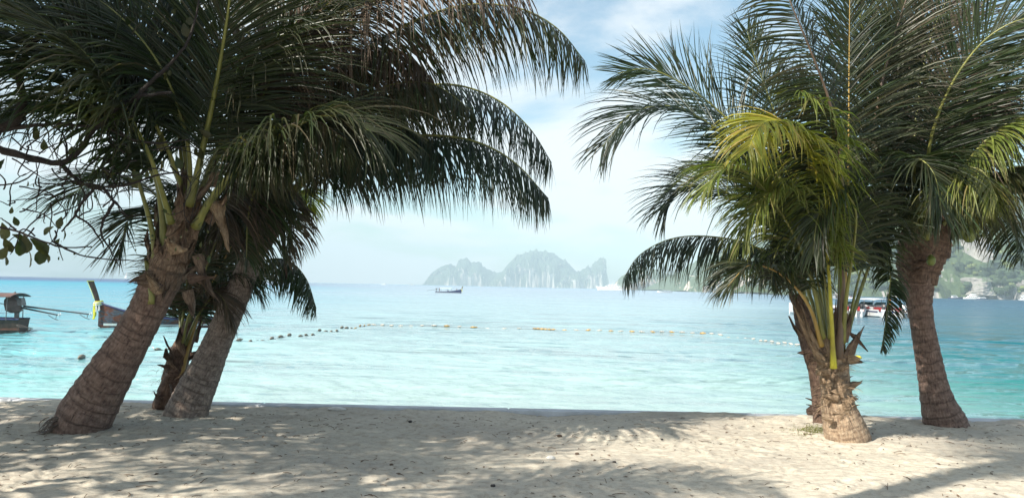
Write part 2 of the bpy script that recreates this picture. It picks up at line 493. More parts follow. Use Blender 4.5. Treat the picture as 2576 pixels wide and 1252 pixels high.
# ================================================================== STRUCTURE
# ---- sand
def grid_coords(a, b, c, d, fine, coarse):
    left = np.linspace(a, b, coarse, endpoint=False); mid = np.linspace(b, c, fine, endpoint=False); right = np.linspace(c, d, coarse)
    return np.concatenate([left, mid, right])
def fbm2(X, Y, sc, oct_=4, seed=0, gain=.5):
    rs = np.random.RandomState(seed); out = np.zeros_like(X); amp = 1
    for k in range(oct_):
        G = rs.rand(257, 257).astype(np.float64)
        x = (X * sc * 2 ** k + 1000.3 * (k + 1)) % 256; y = (Y * sc * 2 ** k + 700.7 * (k + 1)) % 256
        xi = x.astype(int); yi = y.astype(int); fx = x - xi; fy = y - yi
        fx = fx * fx * (3 - 2 * fx); fy = fy * fy * (3 - 2 * fy)
        v = (G[xi, yi] * (1 - fx) + G[xi + 1, yi] * fx) * (1 - fy) + (G[xi, yi + 1] * (1 - fx) + G[xi + 1, yi + 1] * fx) * fy
        out += amp * (v - .5); amp *= gain
    return out
EDGE = 9.43
gx = grid_coords(-60, -7.5, 7.8, 60, 700, 40)
gy = np.concatenate([np.linspace(-40, 4.0, 60, endpoint=False), np.linspace(4.0, EDGE, 330)])
GX, GY = np.meshgrid(gx, gy, indexing='ij')
def sand_h(X, Y):
    h = .055 * fbm2(X, Y, .45, 3, 1) + .022 * fbm2(X * .6, Y, 1.6, 3, 2) + .014 * fbm2(X, Y * 1.4, 6, 3, 3, .6)
    ridge = np.abs(fbm2(X * .8, Y * 1.6, 3.2, 3, 8)); h -= .016 * np.exp(-(ridge / .04) ** 2) * (fbm2(X, Y, .9, 2, 12) > -.05)
    return h
GZ = sand_h(GX, GY)
rs = np.random.RandomState(5)
for _ in range(420):                                   # footprints
    fx_, fy_ = rs.uniform(-6.5, 7), rs.uniform(4.3, 9.2); a = rs.uniform(-.9, .9) + (math.pi / 2 if rs.rand() < .3 else 0)
    ca, sa = math.cos(a), math.sin(a); ls, ws = rs.uniform(.07, .14), rs.uniform(.03, .055); dp = rs.uniform(.005, .018)
    i0, i1 = np.searchsorted(gx, [fx_ - .45, fx_ + .45]); j0, j1 = np.searchsorted(gy, [fy_ - .45, fy_ + .45])
    dx, dy = GX[i0:i1, j0:j1] - fx_, GY[i0:i1, j0:j1] - fy_
    u_ = (dx * ca + dy * sa) / ls; v_ = (-dx * sa + dy * ca) / ws; q_ = u_ * u_ + v_ * v_
    GZ[i0:i1, j0:j1] += -dp * np.exp(-q_ * 1.2) + dp * .55 * np.exp(-(np.sqrt(q_) - 1.6) ** 2 * 3)
GZ -= .02 * np.clip((GY - 8.9) / .4, 0, 1)             # the sand runs down a little towards the wall
GZ += .045 * np.clip((GY - 9.0) / .4, 0, 1) * np.clip(fbm2(GX, GY, .9, 4, 21) * 2 + .35, 0, 1)
GZ = np.where(GX < -60, GZ, GZ)
nX, nY = GX.shape
sv = np.stack([GX, GY, GZ], -1).reshape(-1, 3)
ii, jj = np.meshgrid(np.arange(nX - 1), np.arange(nY - 1), indexing='ij')
a_ = (ii * nY + jj).ravel(); sf = np.stack([a_, a_ + nY, a_ + nY + 1, a_ + 1], -1)
me = bpy.data.meshes.new('sand'); me.vertices.add(len(sv)); me.vertices.foreach_set('co', sv.ravel())
me.loops.add(sf.size); me.loops.foreach_set('vertex_index', sf.ravel().astype(np.int32)); me.polygons.add(len(sf))
me.polygons.foreach_set('loop_start', np.arange(0, sf.size, 4, dtype=np.int32)); me.polygons.foreach_set('loop_total', np.full(len(sf), 4, dtype=np.int32))
me.polygons.foreach_set('use_smooth', np.ones(len(sf), dtype=bool)); me.update(calc_edges=True)
ms, t, b, o_ = mat('beach_sand')
tcn = t.n.new('ShaderNodeTexCoord'); ob = tcn.outputs['Object']
n1 = t.noise(ob, .7, 5, .6); n2 = t.noise(ob, 16, 5, .65); n3 = t.noise(ob, 160, 3, .7)
c = t.ramp(n1, [(.3, (.44, .40, .345)), (.7, (.62, .565, .465))])
c = t.mix(t.ramp(n2, [(.36, (.55, .55, .55)), (.52, (0, 0, 0))]), c, (.33, .27, .215))
c = t.mix(1.0, c, t.ramp(n3, [(.3, (.80, .80, .80)), (.7, (1.12, 1.12, 1.12))]), 'MULTIPLY')
t.link(c, b.inputs['Base Color']); b.inputs['Roughness'].default_value = .95; b.inputs['Specular IOR Level'].default_value = .15
h = t.math('ADD', t.math('MULTIPLY', t.noise(t.mapping(ob, (.7, 1.2, 1)), 9, 5, .6), 1.0), t.math('MULTIPLY', n3, .12))
t.link(t.bump(h, .8, .035), b.inputs['Normal'])
me.materials.append(ms)
sand = bpy.data.objects.new('sand', me); link(sand); tag(sand, kind='structure')
# soil body behind the wall so that the sheet has an end
# ---- low sea wall
WATER_Z = -1.2
conc = plain('weathered_concrete', (.50, .52, .56), .85, 0, .3, 3, .5)
mb = MB()
rng = random.Random(3)
x = -60.0
while x < 60:
    L_ = 3.0
    mb.box((x + L_ / 2, 9.53, -.60), (L_ - .008, .20, 1.222 + rng.uniform(-.004, .004))); x += L_
mb.box((0, 9.53, -.61), (120, .17, 1.22))
sw = mb.build('sea_wall', conc)
tag(sw, 'low grey concrete sea wall between the sand and the water', 'wall')
bev = sw.modifiers.new('bevel', 'BEVEL'); bev.width = .018; bev.segments = 2

# ---- water
mw, t, b, o_ = mat('sea_water')
tcn = t.n.new('ShaderNodeTexCoord'); ob = tcn.outputs['Object']
sp = t.n.new('ShaderNodeSeparateXYZ'); t.link(ob, sp.inputs[0]); X_, Y_ = sp.outputs['X'], sp.outputs['Y']
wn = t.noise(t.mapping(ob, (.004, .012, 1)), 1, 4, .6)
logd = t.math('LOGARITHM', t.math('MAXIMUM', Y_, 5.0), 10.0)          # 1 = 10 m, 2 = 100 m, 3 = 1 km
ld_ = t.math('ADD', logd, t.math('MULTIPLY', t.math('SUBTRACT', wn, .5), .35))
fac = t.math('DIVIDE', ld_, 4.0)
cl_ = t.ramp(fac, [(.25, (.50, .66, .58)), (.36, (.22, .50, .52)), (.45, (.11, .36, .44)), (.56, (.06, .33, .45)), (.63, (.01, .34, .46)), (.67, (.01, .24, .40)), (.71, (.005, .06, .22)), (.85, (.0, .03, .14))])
cc_ = t.ramp(fac, [(.25, (.44, .54, .49)), (.36, (.38, .54, .52)), (.47, (.34, .50, .52)), (.60, (.36, .48, .54)), (.75, (.36, .46, .54)), (.9, (.25, .42, .55))])  # middle of the bay: bright glare put into the water colour as a pale tone
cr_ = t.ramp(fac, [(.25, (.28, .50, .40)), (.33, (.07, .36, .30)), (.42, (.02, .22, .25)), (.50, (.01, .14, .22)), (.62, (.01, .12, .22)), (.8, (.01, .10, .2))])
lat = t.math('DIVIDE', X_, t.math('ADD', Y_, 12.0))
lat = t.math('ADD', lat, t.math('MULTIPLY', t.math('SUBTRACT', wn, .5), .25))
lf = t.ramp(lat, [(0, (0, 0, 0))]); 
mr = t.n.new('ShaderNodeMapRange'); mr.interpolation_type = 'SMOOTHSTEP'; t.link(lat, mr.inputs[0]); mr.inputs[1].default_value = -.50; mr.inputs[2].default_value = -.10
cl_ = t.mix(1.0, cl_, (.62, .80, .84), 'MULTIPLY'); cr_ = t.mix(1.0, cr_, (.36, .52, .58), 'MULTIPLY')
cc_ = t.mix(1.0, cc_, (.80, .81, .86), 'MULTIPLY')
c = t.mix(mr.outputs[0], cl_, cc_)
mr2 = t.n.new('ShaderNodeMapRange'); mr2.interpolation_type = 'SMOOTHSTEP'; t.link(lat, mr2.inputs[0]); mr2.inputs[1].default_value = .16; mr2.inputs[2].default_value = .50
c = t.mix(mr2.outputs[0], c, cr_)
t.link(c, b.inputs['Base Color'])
mrr = t.n.new('ShaderNodeMapRange'); t.link(logd, mrr.inputs[0]); mrr.inputs[1].default_value = 1.5; mrr.inputs[2].default_value = 2.6; mrr.inputs[3].default_value = .06; mrr.inputs[4].default_value = .34; t.link(mrr.outputs[0], b.inputs['Roughness'])
b.inputs['IOR'].default_value = 1.33; b.inputs['Specular IOR Level'].default_value = .5
w1 = t.noise(t.mapping(ob, (.9, 2.2, 1), rot=(0, 0, R(6))), 1.0, 6, .62, .3)
w2 = t.noise(t.mapping(ob, (.12, .40, 1), rot=(0, 0, R(-8))), 1.0, 4, .5, .2)
w3 = t.noise(t.mapping(ob, (.035, .09, 1), rot=(0, 0, R(4))), 1.0, 4, .55, .3)
h = t.math('ADD', t.math('MULTIPLY', w1, .12), t.math('ADD', t.math('MULTIPLY', w2, .25), t.math('MULTIPLY', w3, 2.5)))
t.link(t.bump(h, 1.0, 1.0), b.inputs['Normal'])
S_ = 6000
def waves(X, Y, cut):
    rw = np.random.RandomState(17); h = np.zeros_like(X)
    warp = fbm2(X, Y, .05, 2, 40) * 5; warp2 = fbm2(X, Y, .11, 2, 41) * 2.2
    Xw = X + warp; Yw = Y + warp2
    for k in range(64):
        lam = .22 * (3.6 / .22) ** (rw.rand() ** 1.15); th = rw.normal(0, .36); ph = rw.rand() * 6.28
        a = lam * .0029 * rw.uniform(.6, 1.4)
        ph_ = 2 * np.pi / lam * (Yw * math.cos(th) + Xw * math.sin(th)) + ph
        s1 = np.sin(ph_); h += a * np.clip((lam / cut - 1.5) / 1.5, 0, 1) * (s1 + .3 * np.cos(2 * ph_))
    return h * (.65 + 1.3 * np.clip(fbm2(X, Y, .035, 3, 43) + .35, 0, 1))
ny_, nx_ = 560, 620
inv = np.linspace(1 / 9.62, 1 / 330.0, ny_); yr = 1 / inv
uu = np.linspace(-.86, .86, nx_)
WY, WU = np.meshgrid(yr, uu, indexing='ij'); WX = WU * (WY + 2.0)
cut = np.maximum(WY ** 2 * (inv[0] - inv[1]) * 1.0, WY * (uu[1] - uu[0]) * .35)
WZ = waves(WX, WY, cut) * np.clip((330 - WY) / 60, 0, 1) * np.clip((WY - 9.0) / 4, .35, 1) + WATER_Z
wv = np.stack([WX, WY, WZ], -1).reshape(-1, 3)
ii, jj = np.meshgrid(np.arange(ny_ - 1), np.arange(nx_ - 1), indexing='ij'); a_ = (ii * nx_ + jj).ravel()
wf = [tuple(q) for q in np.stack([a_, a_ + 1, a_ + nx_ + 1, a_ + nx_], -1).tolist()]
nb = len(wv)
rim = [(-S_, S_, WATER_Z), (S_, S_, WATER_Z), (-S_, 9.62, WATER_Z - .002), (S_, 9.62, WATER_Z - .002)]
allv = wv.tolist() + rim
BL, BR_, TL, TR = 0, nx_ - 1, (ny_ - 1) * nx_, ny_ * nx_ - 1
for k in range(nx_ - 1): pass
wf.append(tuple([nb, *[TL + k for k in range(nx_)], nb + 1]))          # beyond the far edge
wf.append(tuple([nb + 2, *[k * nx_ for k in range(ny_)], nb]))         # left of the fan
wf.append(tuple([nb + 1, *[(ny_ - 1 - k) * nx_ + nx_ - 1 for k in range(ny_)], nb + 3]))
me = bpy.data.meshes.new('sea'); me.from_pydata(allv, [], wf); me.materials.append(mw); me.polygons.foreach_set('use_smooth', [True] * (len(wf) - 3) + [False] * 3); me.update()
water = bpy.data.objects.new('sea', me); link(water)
tag(water, kind='structure')

# ---- islands and hills
def mat_karst(name, rock0, rock1, green0, green1, cover, sc):
    m, t, b, o = mat(name)
    g = t.n.new('ShaderNodeNewGeometry'); sp = t.n.new('ShaderNodeSeparateXYZ'); t.link(g.outputs['True Normal'], sp.inputs[0])
    tcn = t.n.new('ShaderNodeTexCoord'); ob = tcn.outputs['Object']
    st = t.noise(t.mapping(ob, (.7, .7, .35)), sc, 8, .7, .6)
    rock = t.ramp(st, [(.3, rock0), (.62, rock1)])
    gr = t.ramp(t.noise(ob, sc * 5, 5, .7), [(.3, green0), (.7, green1)])
    f = t.math('ADD', t.noise(t.mapping(ob, (1, 1, .45)), sc * .55, 6, .6), t.math('MULTIPLY', t.math('SUBTRACT', sp.outputs['Z'], .3), .5))
    spz = t.n.new('ShaderNodeSeparateXYZ'); t.link(ob, spz.inputs[0])
    f = t.math('ADD', f, t.math('SUBTRACT', t.math('MULTIPLY', t.math('MINIMUM', spz.outputs['Z'], 160.0), .0016), .10))
    f = t.ramp(f, [(cover - .05, (0, 0, 0)), (cover + .05, (1, 1, 1))])
    t.link(t.mix(f, rock, gr), b.inputs['Base Color']); b.inputs['Roughness'].default_value = .95
    t.link(t.bump(t.noise(t.mapping(ob, (1, 1, .4)), sc * 3, 6, .7), 1, 6.0 * .02 / sc), b.inputs['Normal'])
    return m
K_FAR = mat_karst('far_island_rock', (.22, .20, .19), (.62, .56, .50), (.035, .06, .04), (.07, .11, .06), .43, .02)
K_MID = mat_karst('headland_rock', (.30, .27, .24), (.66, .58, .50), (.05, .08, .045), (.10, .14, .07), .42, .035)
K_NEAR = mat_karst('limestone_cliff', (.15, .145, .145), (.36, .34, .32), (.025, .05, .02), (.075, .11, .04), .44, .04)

def ridge(name, sil, Y, depth, m, seed, label, nu=220, nv=44, rough=.13, front=.3, power=.36):
    """a rocky island: sil = [(px, py)] its skyline, built as a solid heap of rock, front face steep"""
    base = P(sil[0][0], 720, Y); X0 = P(sil[0][0], 720, Y).x; X1 = P(sil[-1][0], 720, Y).x
    xs = [P(a, b, Y).x for a, b in sil]; hs = [P(a, b, Y + depth * front).z - WATER_Z for a, b in sil]
    loc = Vector(((X0 + X1) / 2, Y, WATER_Z))
    V = []; Fc = []; sc = (X1 - X0) / 12
    for i in range(nu):
        x = lerp(X0, X1, i / (nu - 1)); hh = float(np.interp(x, xs, hs))
        for j in range(nv):
            v = j / (nv - 1)
            s_ = (v / front) ** power if v < front else (1 - ((v - front) / (1 - front)) ** 1.6)
            z = hh * max(0, s_)
            nz = mnoise.fractal(Vector((x / sc * .5 + seed, v * 3, z / sc * .4)), 1, 2, 6)
            nz2 = mnoise.fractal(Vector((x / sc * 2.2 + seed, v * 6, z / sc * .5)), .8, 2, 5)
            yy = v * depth + (nz * .9 + nz2 * .35) * rough * depth * (1 if v < front * 1.4 else .4)
            zz = z * (1 + .10 * nz2 * (0 if abs(v - front) < .02 else 1)) + hh * .03 * nz2
            V.append((x - loc.x + nz2 * sc * .08, yy, -3 if j in (0, nv - 1) else max(-1, zz)))
    for i in range(nu - 1):
        for j in range(nv - 1):
            a = i * nv + j; Fc.append((a, a + nv, a + nv + 1, a + 1))
    o = mesh_obj(name, V, Fc, m, None, False); o.location = loc
    tag(o, label, None, None, 'structure'); return o
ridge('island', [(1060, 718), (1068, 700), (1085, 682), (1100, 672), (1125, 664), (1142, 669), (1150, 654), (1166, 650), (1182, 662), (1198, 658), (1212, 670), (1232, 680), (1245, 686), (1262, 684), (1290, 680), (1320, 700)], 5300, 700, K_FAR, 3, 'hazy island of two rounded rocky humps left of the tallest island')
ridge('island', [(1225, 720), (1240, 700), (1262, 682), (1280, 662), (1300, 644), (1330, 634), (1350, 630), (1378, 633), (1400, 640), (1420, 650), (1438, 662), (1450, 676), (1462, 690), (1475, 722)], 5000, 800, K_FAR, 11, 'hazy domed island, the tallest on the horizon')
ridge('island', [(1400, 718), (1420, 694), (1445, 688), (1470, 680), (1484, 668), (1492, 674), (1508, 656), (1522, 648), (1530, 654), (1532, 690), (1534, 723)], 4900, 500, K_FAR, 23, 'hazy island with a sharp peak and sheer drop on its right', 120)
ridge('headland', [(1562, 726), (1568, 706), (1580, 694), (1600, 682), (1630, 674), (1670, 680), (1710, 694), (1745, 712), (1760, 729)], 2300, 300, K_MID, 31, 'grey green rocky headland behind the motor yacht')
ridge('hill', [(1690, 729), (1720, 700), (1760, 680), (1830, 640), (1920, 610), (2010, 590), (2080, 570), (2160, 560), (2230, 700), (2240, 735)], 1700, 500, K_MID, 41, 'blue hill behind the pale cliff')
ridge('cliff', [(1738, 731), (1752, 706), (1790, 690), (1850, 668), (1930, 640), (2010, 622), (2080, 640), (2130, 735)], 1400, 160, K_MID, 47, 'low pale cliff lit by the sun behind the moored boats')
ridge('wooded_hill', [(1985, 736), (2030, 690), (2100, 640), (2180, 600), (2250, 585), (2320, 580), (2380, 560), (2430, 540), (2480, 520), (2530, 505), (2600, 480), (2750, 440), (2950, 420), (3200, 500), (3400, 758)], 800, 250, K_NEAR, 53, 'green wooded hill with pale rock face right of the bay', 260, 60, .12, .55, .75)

# forest on the wooded hill: many small crowns (nobody could count them)
CAN1 = plain('canopy_green', (.030, .055, .024), .9, 0, .5, .03, 0)
CAN2 = plain('canopy_light', (.12, .155, .05), .9, 0, .4, .03, 0)
def forest(name, x0, x1, y0, Y, n, hill_name, seed, m, rmin, rmax, label):
    rnd = random.Random(seed); ho = bpy.data.objects[hill_name]
    me_ = ho.data; vs = [v.co + ho.location for v in me_.vertices]
    cand = [v for v in vs if v.z > WATER_Z + 2 and x0 < v.x < x1 and v.y < Y]
    mb = MB()
    for _ in range(n):
        v = rnd.choice(cand)
        k = mnoise.noise(Vector((v.x * .02, v.z * .03, seed)))
        if k < -.05: continue
        c_ = v + Vector((rnd.gauss(0, 4), rnd.gauss(-1, 2), rnd.gauss(1, 3)))
        if c_.z < WATER_Z + 2: continue
        mb.blob(c_, rnd.uniform(rmin, rmax), 6, 4, (1.15, 1, .8), .28, rnd)
    o = mb.build(name, m); tag(o, label, None, None, 'stuff')
forest('hillside_trees', 260, 900, 0, 950, 4200, 'wooded_hill', 5, CAN1, 2.2, 5.2, 'dark green tree canopy covering the hill across the bay')
forest('hillside_trees', 260, 900, 0, 920, 1100, 'wooded_hill', 6, CAN2, 1.8, 4.2, 'yellow green tree canopy low on the hill across the bay')
rockm = mat_karst('rock_face', (.15, .145, .14), (.34, .325, .31), (.06, .09, .05), (.10, .14, .07), .62, .06)
def rock_face(px0, px1, py0, py1, Y, depth, seed, label):
    a = P(px0, py1, Y); b_ = P(px1, py0, Y); loc = Vector(((a.x + b_.x) / 2, Y, a.z)); V = []; Fc = []; nu, nv = 26, 34
    hw = (b_.x - a.x) / 2; hh = b_.z - a.z
    for j in range(nv):
        z = hh * j / (nv - 1)
        for i in range(nu):
            th = 2 * math.pi * i / nu
            k = 1 - .30 * (j / (nv - 1)) ** 2; k *= (1 if j < nv - 4 else [.92, .78, .5, .12][j - nv + 4])
            q = Vector((math.cos(th) * hw * k, math.sin(th) * depth * k, z))
            nz = mnoise.fractal(Vector((q.x / hw + seed, q.y / depth, z / hh * 1.5)), .9, 2, 5)
            V.append(q + Vector((math.cos(th) * hw, math.sin(th) * depth, hh * .05)) * nz * .30)
    for j in range(nv - 1):
        for i in range(nu):
            Fc.append((j * nu + i, j * nu + (i + 1) % nu, (j + 1) * nu + (i + 1) % nu, (j + 1) * nu + i))
    Fc.append(tuple(range(nu - 1, -1, -1))); Fc.append(tuple((nv - 1) * nu + i for i in range(nu)))
    o = mesh_obj('rock_face', V, Fc, rockm); o.location = loc
    tag(o, label, None, None, 'structure')
rock_face(2420, 2478, 588, 700, 868, 34, 3, 'tall pale limestone pillar on the wooded hill')
rock_face(2425, 2490, 694, 742, 808, 19, 9, 'low pale rock outcrop at the foot of the limestone pillar')
rock_face(2545, 2640, 700, 749, 800, 15, 14, 'pale sandy rock slope by the water at the far right')
rock_face(2310, 2330, 650, 720, 852, 19, 19, 'narrow grey crag behind the trees left of the pillar')

# ================================================================== PALMS
BASE1 = P(200, 1088, 7.62); BASE1.z = 0
p1 = empty('coconut_palm', BASE1, 'thick coconut palm with bulging brown trunk leaning right at far left', 'palm tree')
trunk(p1, [(192, 1120, 7.75, 150), (200, 1090, 7.75, 158), (212, 1050, 7.75, 160), (240, 1000, 7.75, 150), (282, 930, 7.72, 133), (325, 860, 7.7, 114), (362, 795, 7.68, 105), (392, 735, 7.65, 108), (410, 700, 7.63, 112)], BARK, 1, .82, .12, .075)
trunk(p1, [(405, 712, 7.63, 100), (425, 660, 7.6, 104), (448, 600, 7.58, 96), (468, 545, 7.56, 84), (482, 500, 7.55, 60), (490, 470, 7.55, 34)], SHEATH, 2, .80, .10, .10, 'crown_shaft', lump=.14)
ruff(p1, [(400, 720, 7.63, 104), (440, 620, 7.6, 100), (480, 510, 7.55, 66)], 16, .22, .34, SHEATH, 5, spread=1.0)
# the big pale boot and hanging dry sheath
sheath(p1, P(392, 742, 7.45), (-.25, -.2, .8), (-.3, -1, .1), .15, .24, .2, SHEATHL, 61, .08, 'pale smooth cut leaf base', .02)
sheath(p1, P(372, 765, 7.50), (-.05, 0, 1), (-1, -.4, .0), .16, .42, .1, RACH, 62, .08, 'green leaf base on the left of the trunk', .03)
sheath(p1, P(548, 505, 7.35), (.25, -.1, -1), (.6, -.6, 0), .20, .42, .1, SHEATHL, 63, .35, 'pale dry sheath hanging down')
sheath(p1, P(440, 640, 7.35), (-.1, -.3, .5), (-.2, -1, .2), .22, .18, .3, SHEATHL, 64, .3, 'orange torn leaf base')
sheath(p1, P(470, 700, 7.35), (.9, -.3, .05), (.2, -1, 0), .12, .32, .1, SHEATHR, 65, .3, 'reddish fibre strip')
for k, (x, y, dx, dz, ln) in enumerate([(500, 690, .5, -.6, .3), (455, 660, .1, .9, .35), (520, 560, .5, .6, .35), (495, 640, .35, -.9, .4), (385, 690, -.8, -.3, .18), (378, 712, -.9, .1, .15), (480, 600, .3, .9, .4), (530, 470, .2, 1, .25), (470, 730, .3, -.8, .3), (430, 690, -.2, -.9, .25)]):
    sheath(p1, P(x, y, 7.42), (dx, -.1, dz), (.2, -1, 0), .12, ln, .3, SHEATH, 70 + k, .35)
fibres(p1, P(430, 680, 7.6), .2, 130, .22, RACHD, 3)
mb = MB(); rr_ = random.Random(44)
for k in range(46):
    a = rr_.uniform(2.3, 4.4); q = Vector((-.20 + rr_.uniform(-.04, .06), rr_.uniform(-.14, .06), rr_.uniform(.02, .16))); d = Vector((math.cos(a), math.sin(a), -.15)); pts = [q]
    for j in range(5): q = q + d * rr_.uniform(.025, .055); q.z = max(q.z, .012); pts.append(q.copy()); d = (d + Vector((rr_.gauss(0, .25), rr_.gauss(0, .25), -.35))).normalized()
    mb.tube(pts, [.006, .006, .005, .004, .003, .002], 4, False)
tag(mb.build('root', RACHD, p1), kind='stuff')
D = LEAFD
fs1 = [
 ([(392, 655, 7.5), (380, 570, 7.45), (345, 450, 7.3), (300, 360, 7.15), (220, 290, 6.95), (110, 270, 6.8)], dict(L=.95, n=75, dr=.6, N=(.3, -.3, 1), t0=.42, r=.030, tint=(0, .2))),
 ([(412, 640, 7.5), (408, 540, 7.4), (385, 420, 7.25), (320, 300, 7.0), (220, 190, 6.8), (90, 110, 6.6), (-60, 90, 6.4)], dict(L=1.15, n=110, dr=.42, N=(.4, -.5, .8), t0=.30, r=.036, tint=(0, .2))),
 ([(478, 515, 7.4), (505, 400, 7.2), (535, 260, 7.0), (560, 120, 6.8), (580, -20, 6.6), (590, -140, 6.45)], dict(L=1.15, n=120, dr=.32, N=(0, -1, .1), t0=.22, r=.038, tint=(0, .25), up=-.15)),
 ([(492, 570, 7.4), (545, 480, 7.2), (620, 400, 7.0), (720, 330, 6.8), (830, 290, 6.7), (930, 330, 6.6)], dict(L=.95, n=95, dr=.7, N=(-.2, -.3, 1), t0=.3, r=.036, tint=(.1, .4))),
 ([(520, 520, 7.5), (570, 460, 7.5), (640, 400, 7.5), (720, 370, 7.5), (800, 390, 7.5)], dict(L=.55, n=70, dr=.8, N=(0, 0, 1), t0=.4, r=.030, tint=(.1, .35))),
 ([(465, 520, 7.6), (455, 380, 7.8), (430, 220, 8.0), (390, 60, 8.2), (330, -80, 8.3)], dict(L=.95, n=85, dr=.35, N=(.2, -1, .3), t0=.3, tint=(0, .2))),
 ([(500, 500, 7.5), (550, 370, 7.5), (640, 220, 7.4), (760, 90, 7.3), (900, 0, 7.2)], dict(L=1.0, n=95, dr=.6, N=(-.4, -.3, 1), t0=.3, tint=(.1, .4))),
 ([(445, 590, 7.8), (400, 500, 8.1), (330, 450, 8.4), (240, 450, 8.6), (170, 500, 8.8)], dict(L=.75, n=65, dr=.5, N=(.2, -.2, 1), t0=.3, r=.022)),
 ([(440, 610, 7.9), (400, 540, 8.2), (360, 520, 8.5), (320, 560, 8.7), (300, 640, 8.8)], dict(L=.6, n=60, dr=.25, N=(-.4, -.3, 1), t0=.25, r=.02)),
 ([(430, 560, 7.3), (380, 400, 6.9), (300, 250, 6.5), (200, 120, 6.2), (60, 20, 6.0)], dict(L=1.0, n=95, dr=.4, N=(.5, -.4, .8), t0=.45, r=.028, tint=(.1, .4))),
 ([(480, 500, 7.5), (470, 350, 7.3), (410, 180, 7.0), (300, 40, 6.8), (150, -60, 6.6)], dict(L=1.1, n=95, dr=.45, N=(.3, -.6, .8), t0=.35, tint=(0, .3))),
 ([(500, 490, 7.6), (600, 300, 7.8), (700, 120, 8.0), (820, -40, 8.2)], dict(L=1.1, n=90, dr=.5, N=(-.3, -.8, .5), t0=.25, tint=(.1, .5))),
 ([(495, 500, 7.4), (590, 400, 7.1), (690, 330, 6.9), (790, 305, 6.8), (870, 350, 6.75)], dict(L=.6, n=80, dr=.9, N=(-.2, -.2, 1), t0=.35, tint=(0, .5), rm=RACHD)),
 ([(470, 500, 7.7), (380, 300, 8.0), (260, 150, 8.3), (120, 60, 8.6), (-40, 30, 8.8)], dict(L=1.1, n=95, dr=.6, N=(.3, -.3, 1), t0=.3)),
]
fs1 += [
 ([(470, 500, 7.6), (400, 330, 7.2), (300, 200, 6.9), (160, 150, 6.7), (20, 180, 6.5)], dict(L=1.0, n=85, dr=.6, N=(.3, -.3, 1), t0=.35, tint=(0, .3))),
 ([(480, 490, 7.7), (440, 260, 7.6), (360, 80, 7.5), (240, -60, 7.4)], dict(L=1.1, n=85, dr=.5, N=(.2, -.6, .8), t0=.3)),
 ([(490, 490, 7.8), (520, 280, 8.2), (560, 100, 8.6), (640, -60, 9.0)], dict(L=1.1, n=85, dr=.5, N=(0, -.8, .6), t0=.2)),
 ([(440, 560, 7.6), (360, 400, 7.5), (240, 300, 7.4), (100, 280, 7.3), (-60, 330, 7.2)], dict(L=.95, n=80, dr=.7, N=(.2, -.2, 1), t0=.45, r=.026)),
]
for i, (pp, kw) in enumerate(fs1): frond(p1, [P(*q) for q in pp], seed=i, **kw)

BASE2 = P(465, 1045, 8.75); BASE2.z = 0
p2 = empty('coconut_palm', BASE2, 'leaning coconut palm with grey ringed trunk, second from the left, fronds arching over the water', 'palm tree')
trunk(p2, [(452, 1075, 8.75, 112), (466, 1046, 8.75, 116), (484, 1000, 8.75, 106), (512, 940, 8.75, 92), (542, 870, 8.75, 78), (570, 805, 8.74, 73), (595, 745, 8.73, 70), (618, 690, 8.72, 64), (640, 640, 8.7, 58), (662, 595, 8.7, 56)], BARKG, 7, .9, .10, .085)
trunk(p2, [(655, 610, 8.7, 56), (675, 560, 8.68, 72), (692, 515, 8.66, 66), (704, 480, 8.65, 40)], SHEATHR, 8, 1, .08, .12, 'crown_shaft', lump=.16)
ruff(p2, [(655, 610, 8.7, 60), (704, 485, 8.65, 60)], 12, .18, .34, SHEATHR, 9)
sheath(p2, P(712, 560, 8.5), (.1, -.1, -1), (1, -.3, 0), .14, .5, .1, SHEATHR, 97, .4, 'dark red sheath hanging on the right')
sheath(p2, P(640, 640, 8.5), (.3, -.1, .8), (-.2, -1, 0), .10, .28, .3, RACHO, 98, .2, 'yellow stub of a leaf')
BR = (.35, .85)
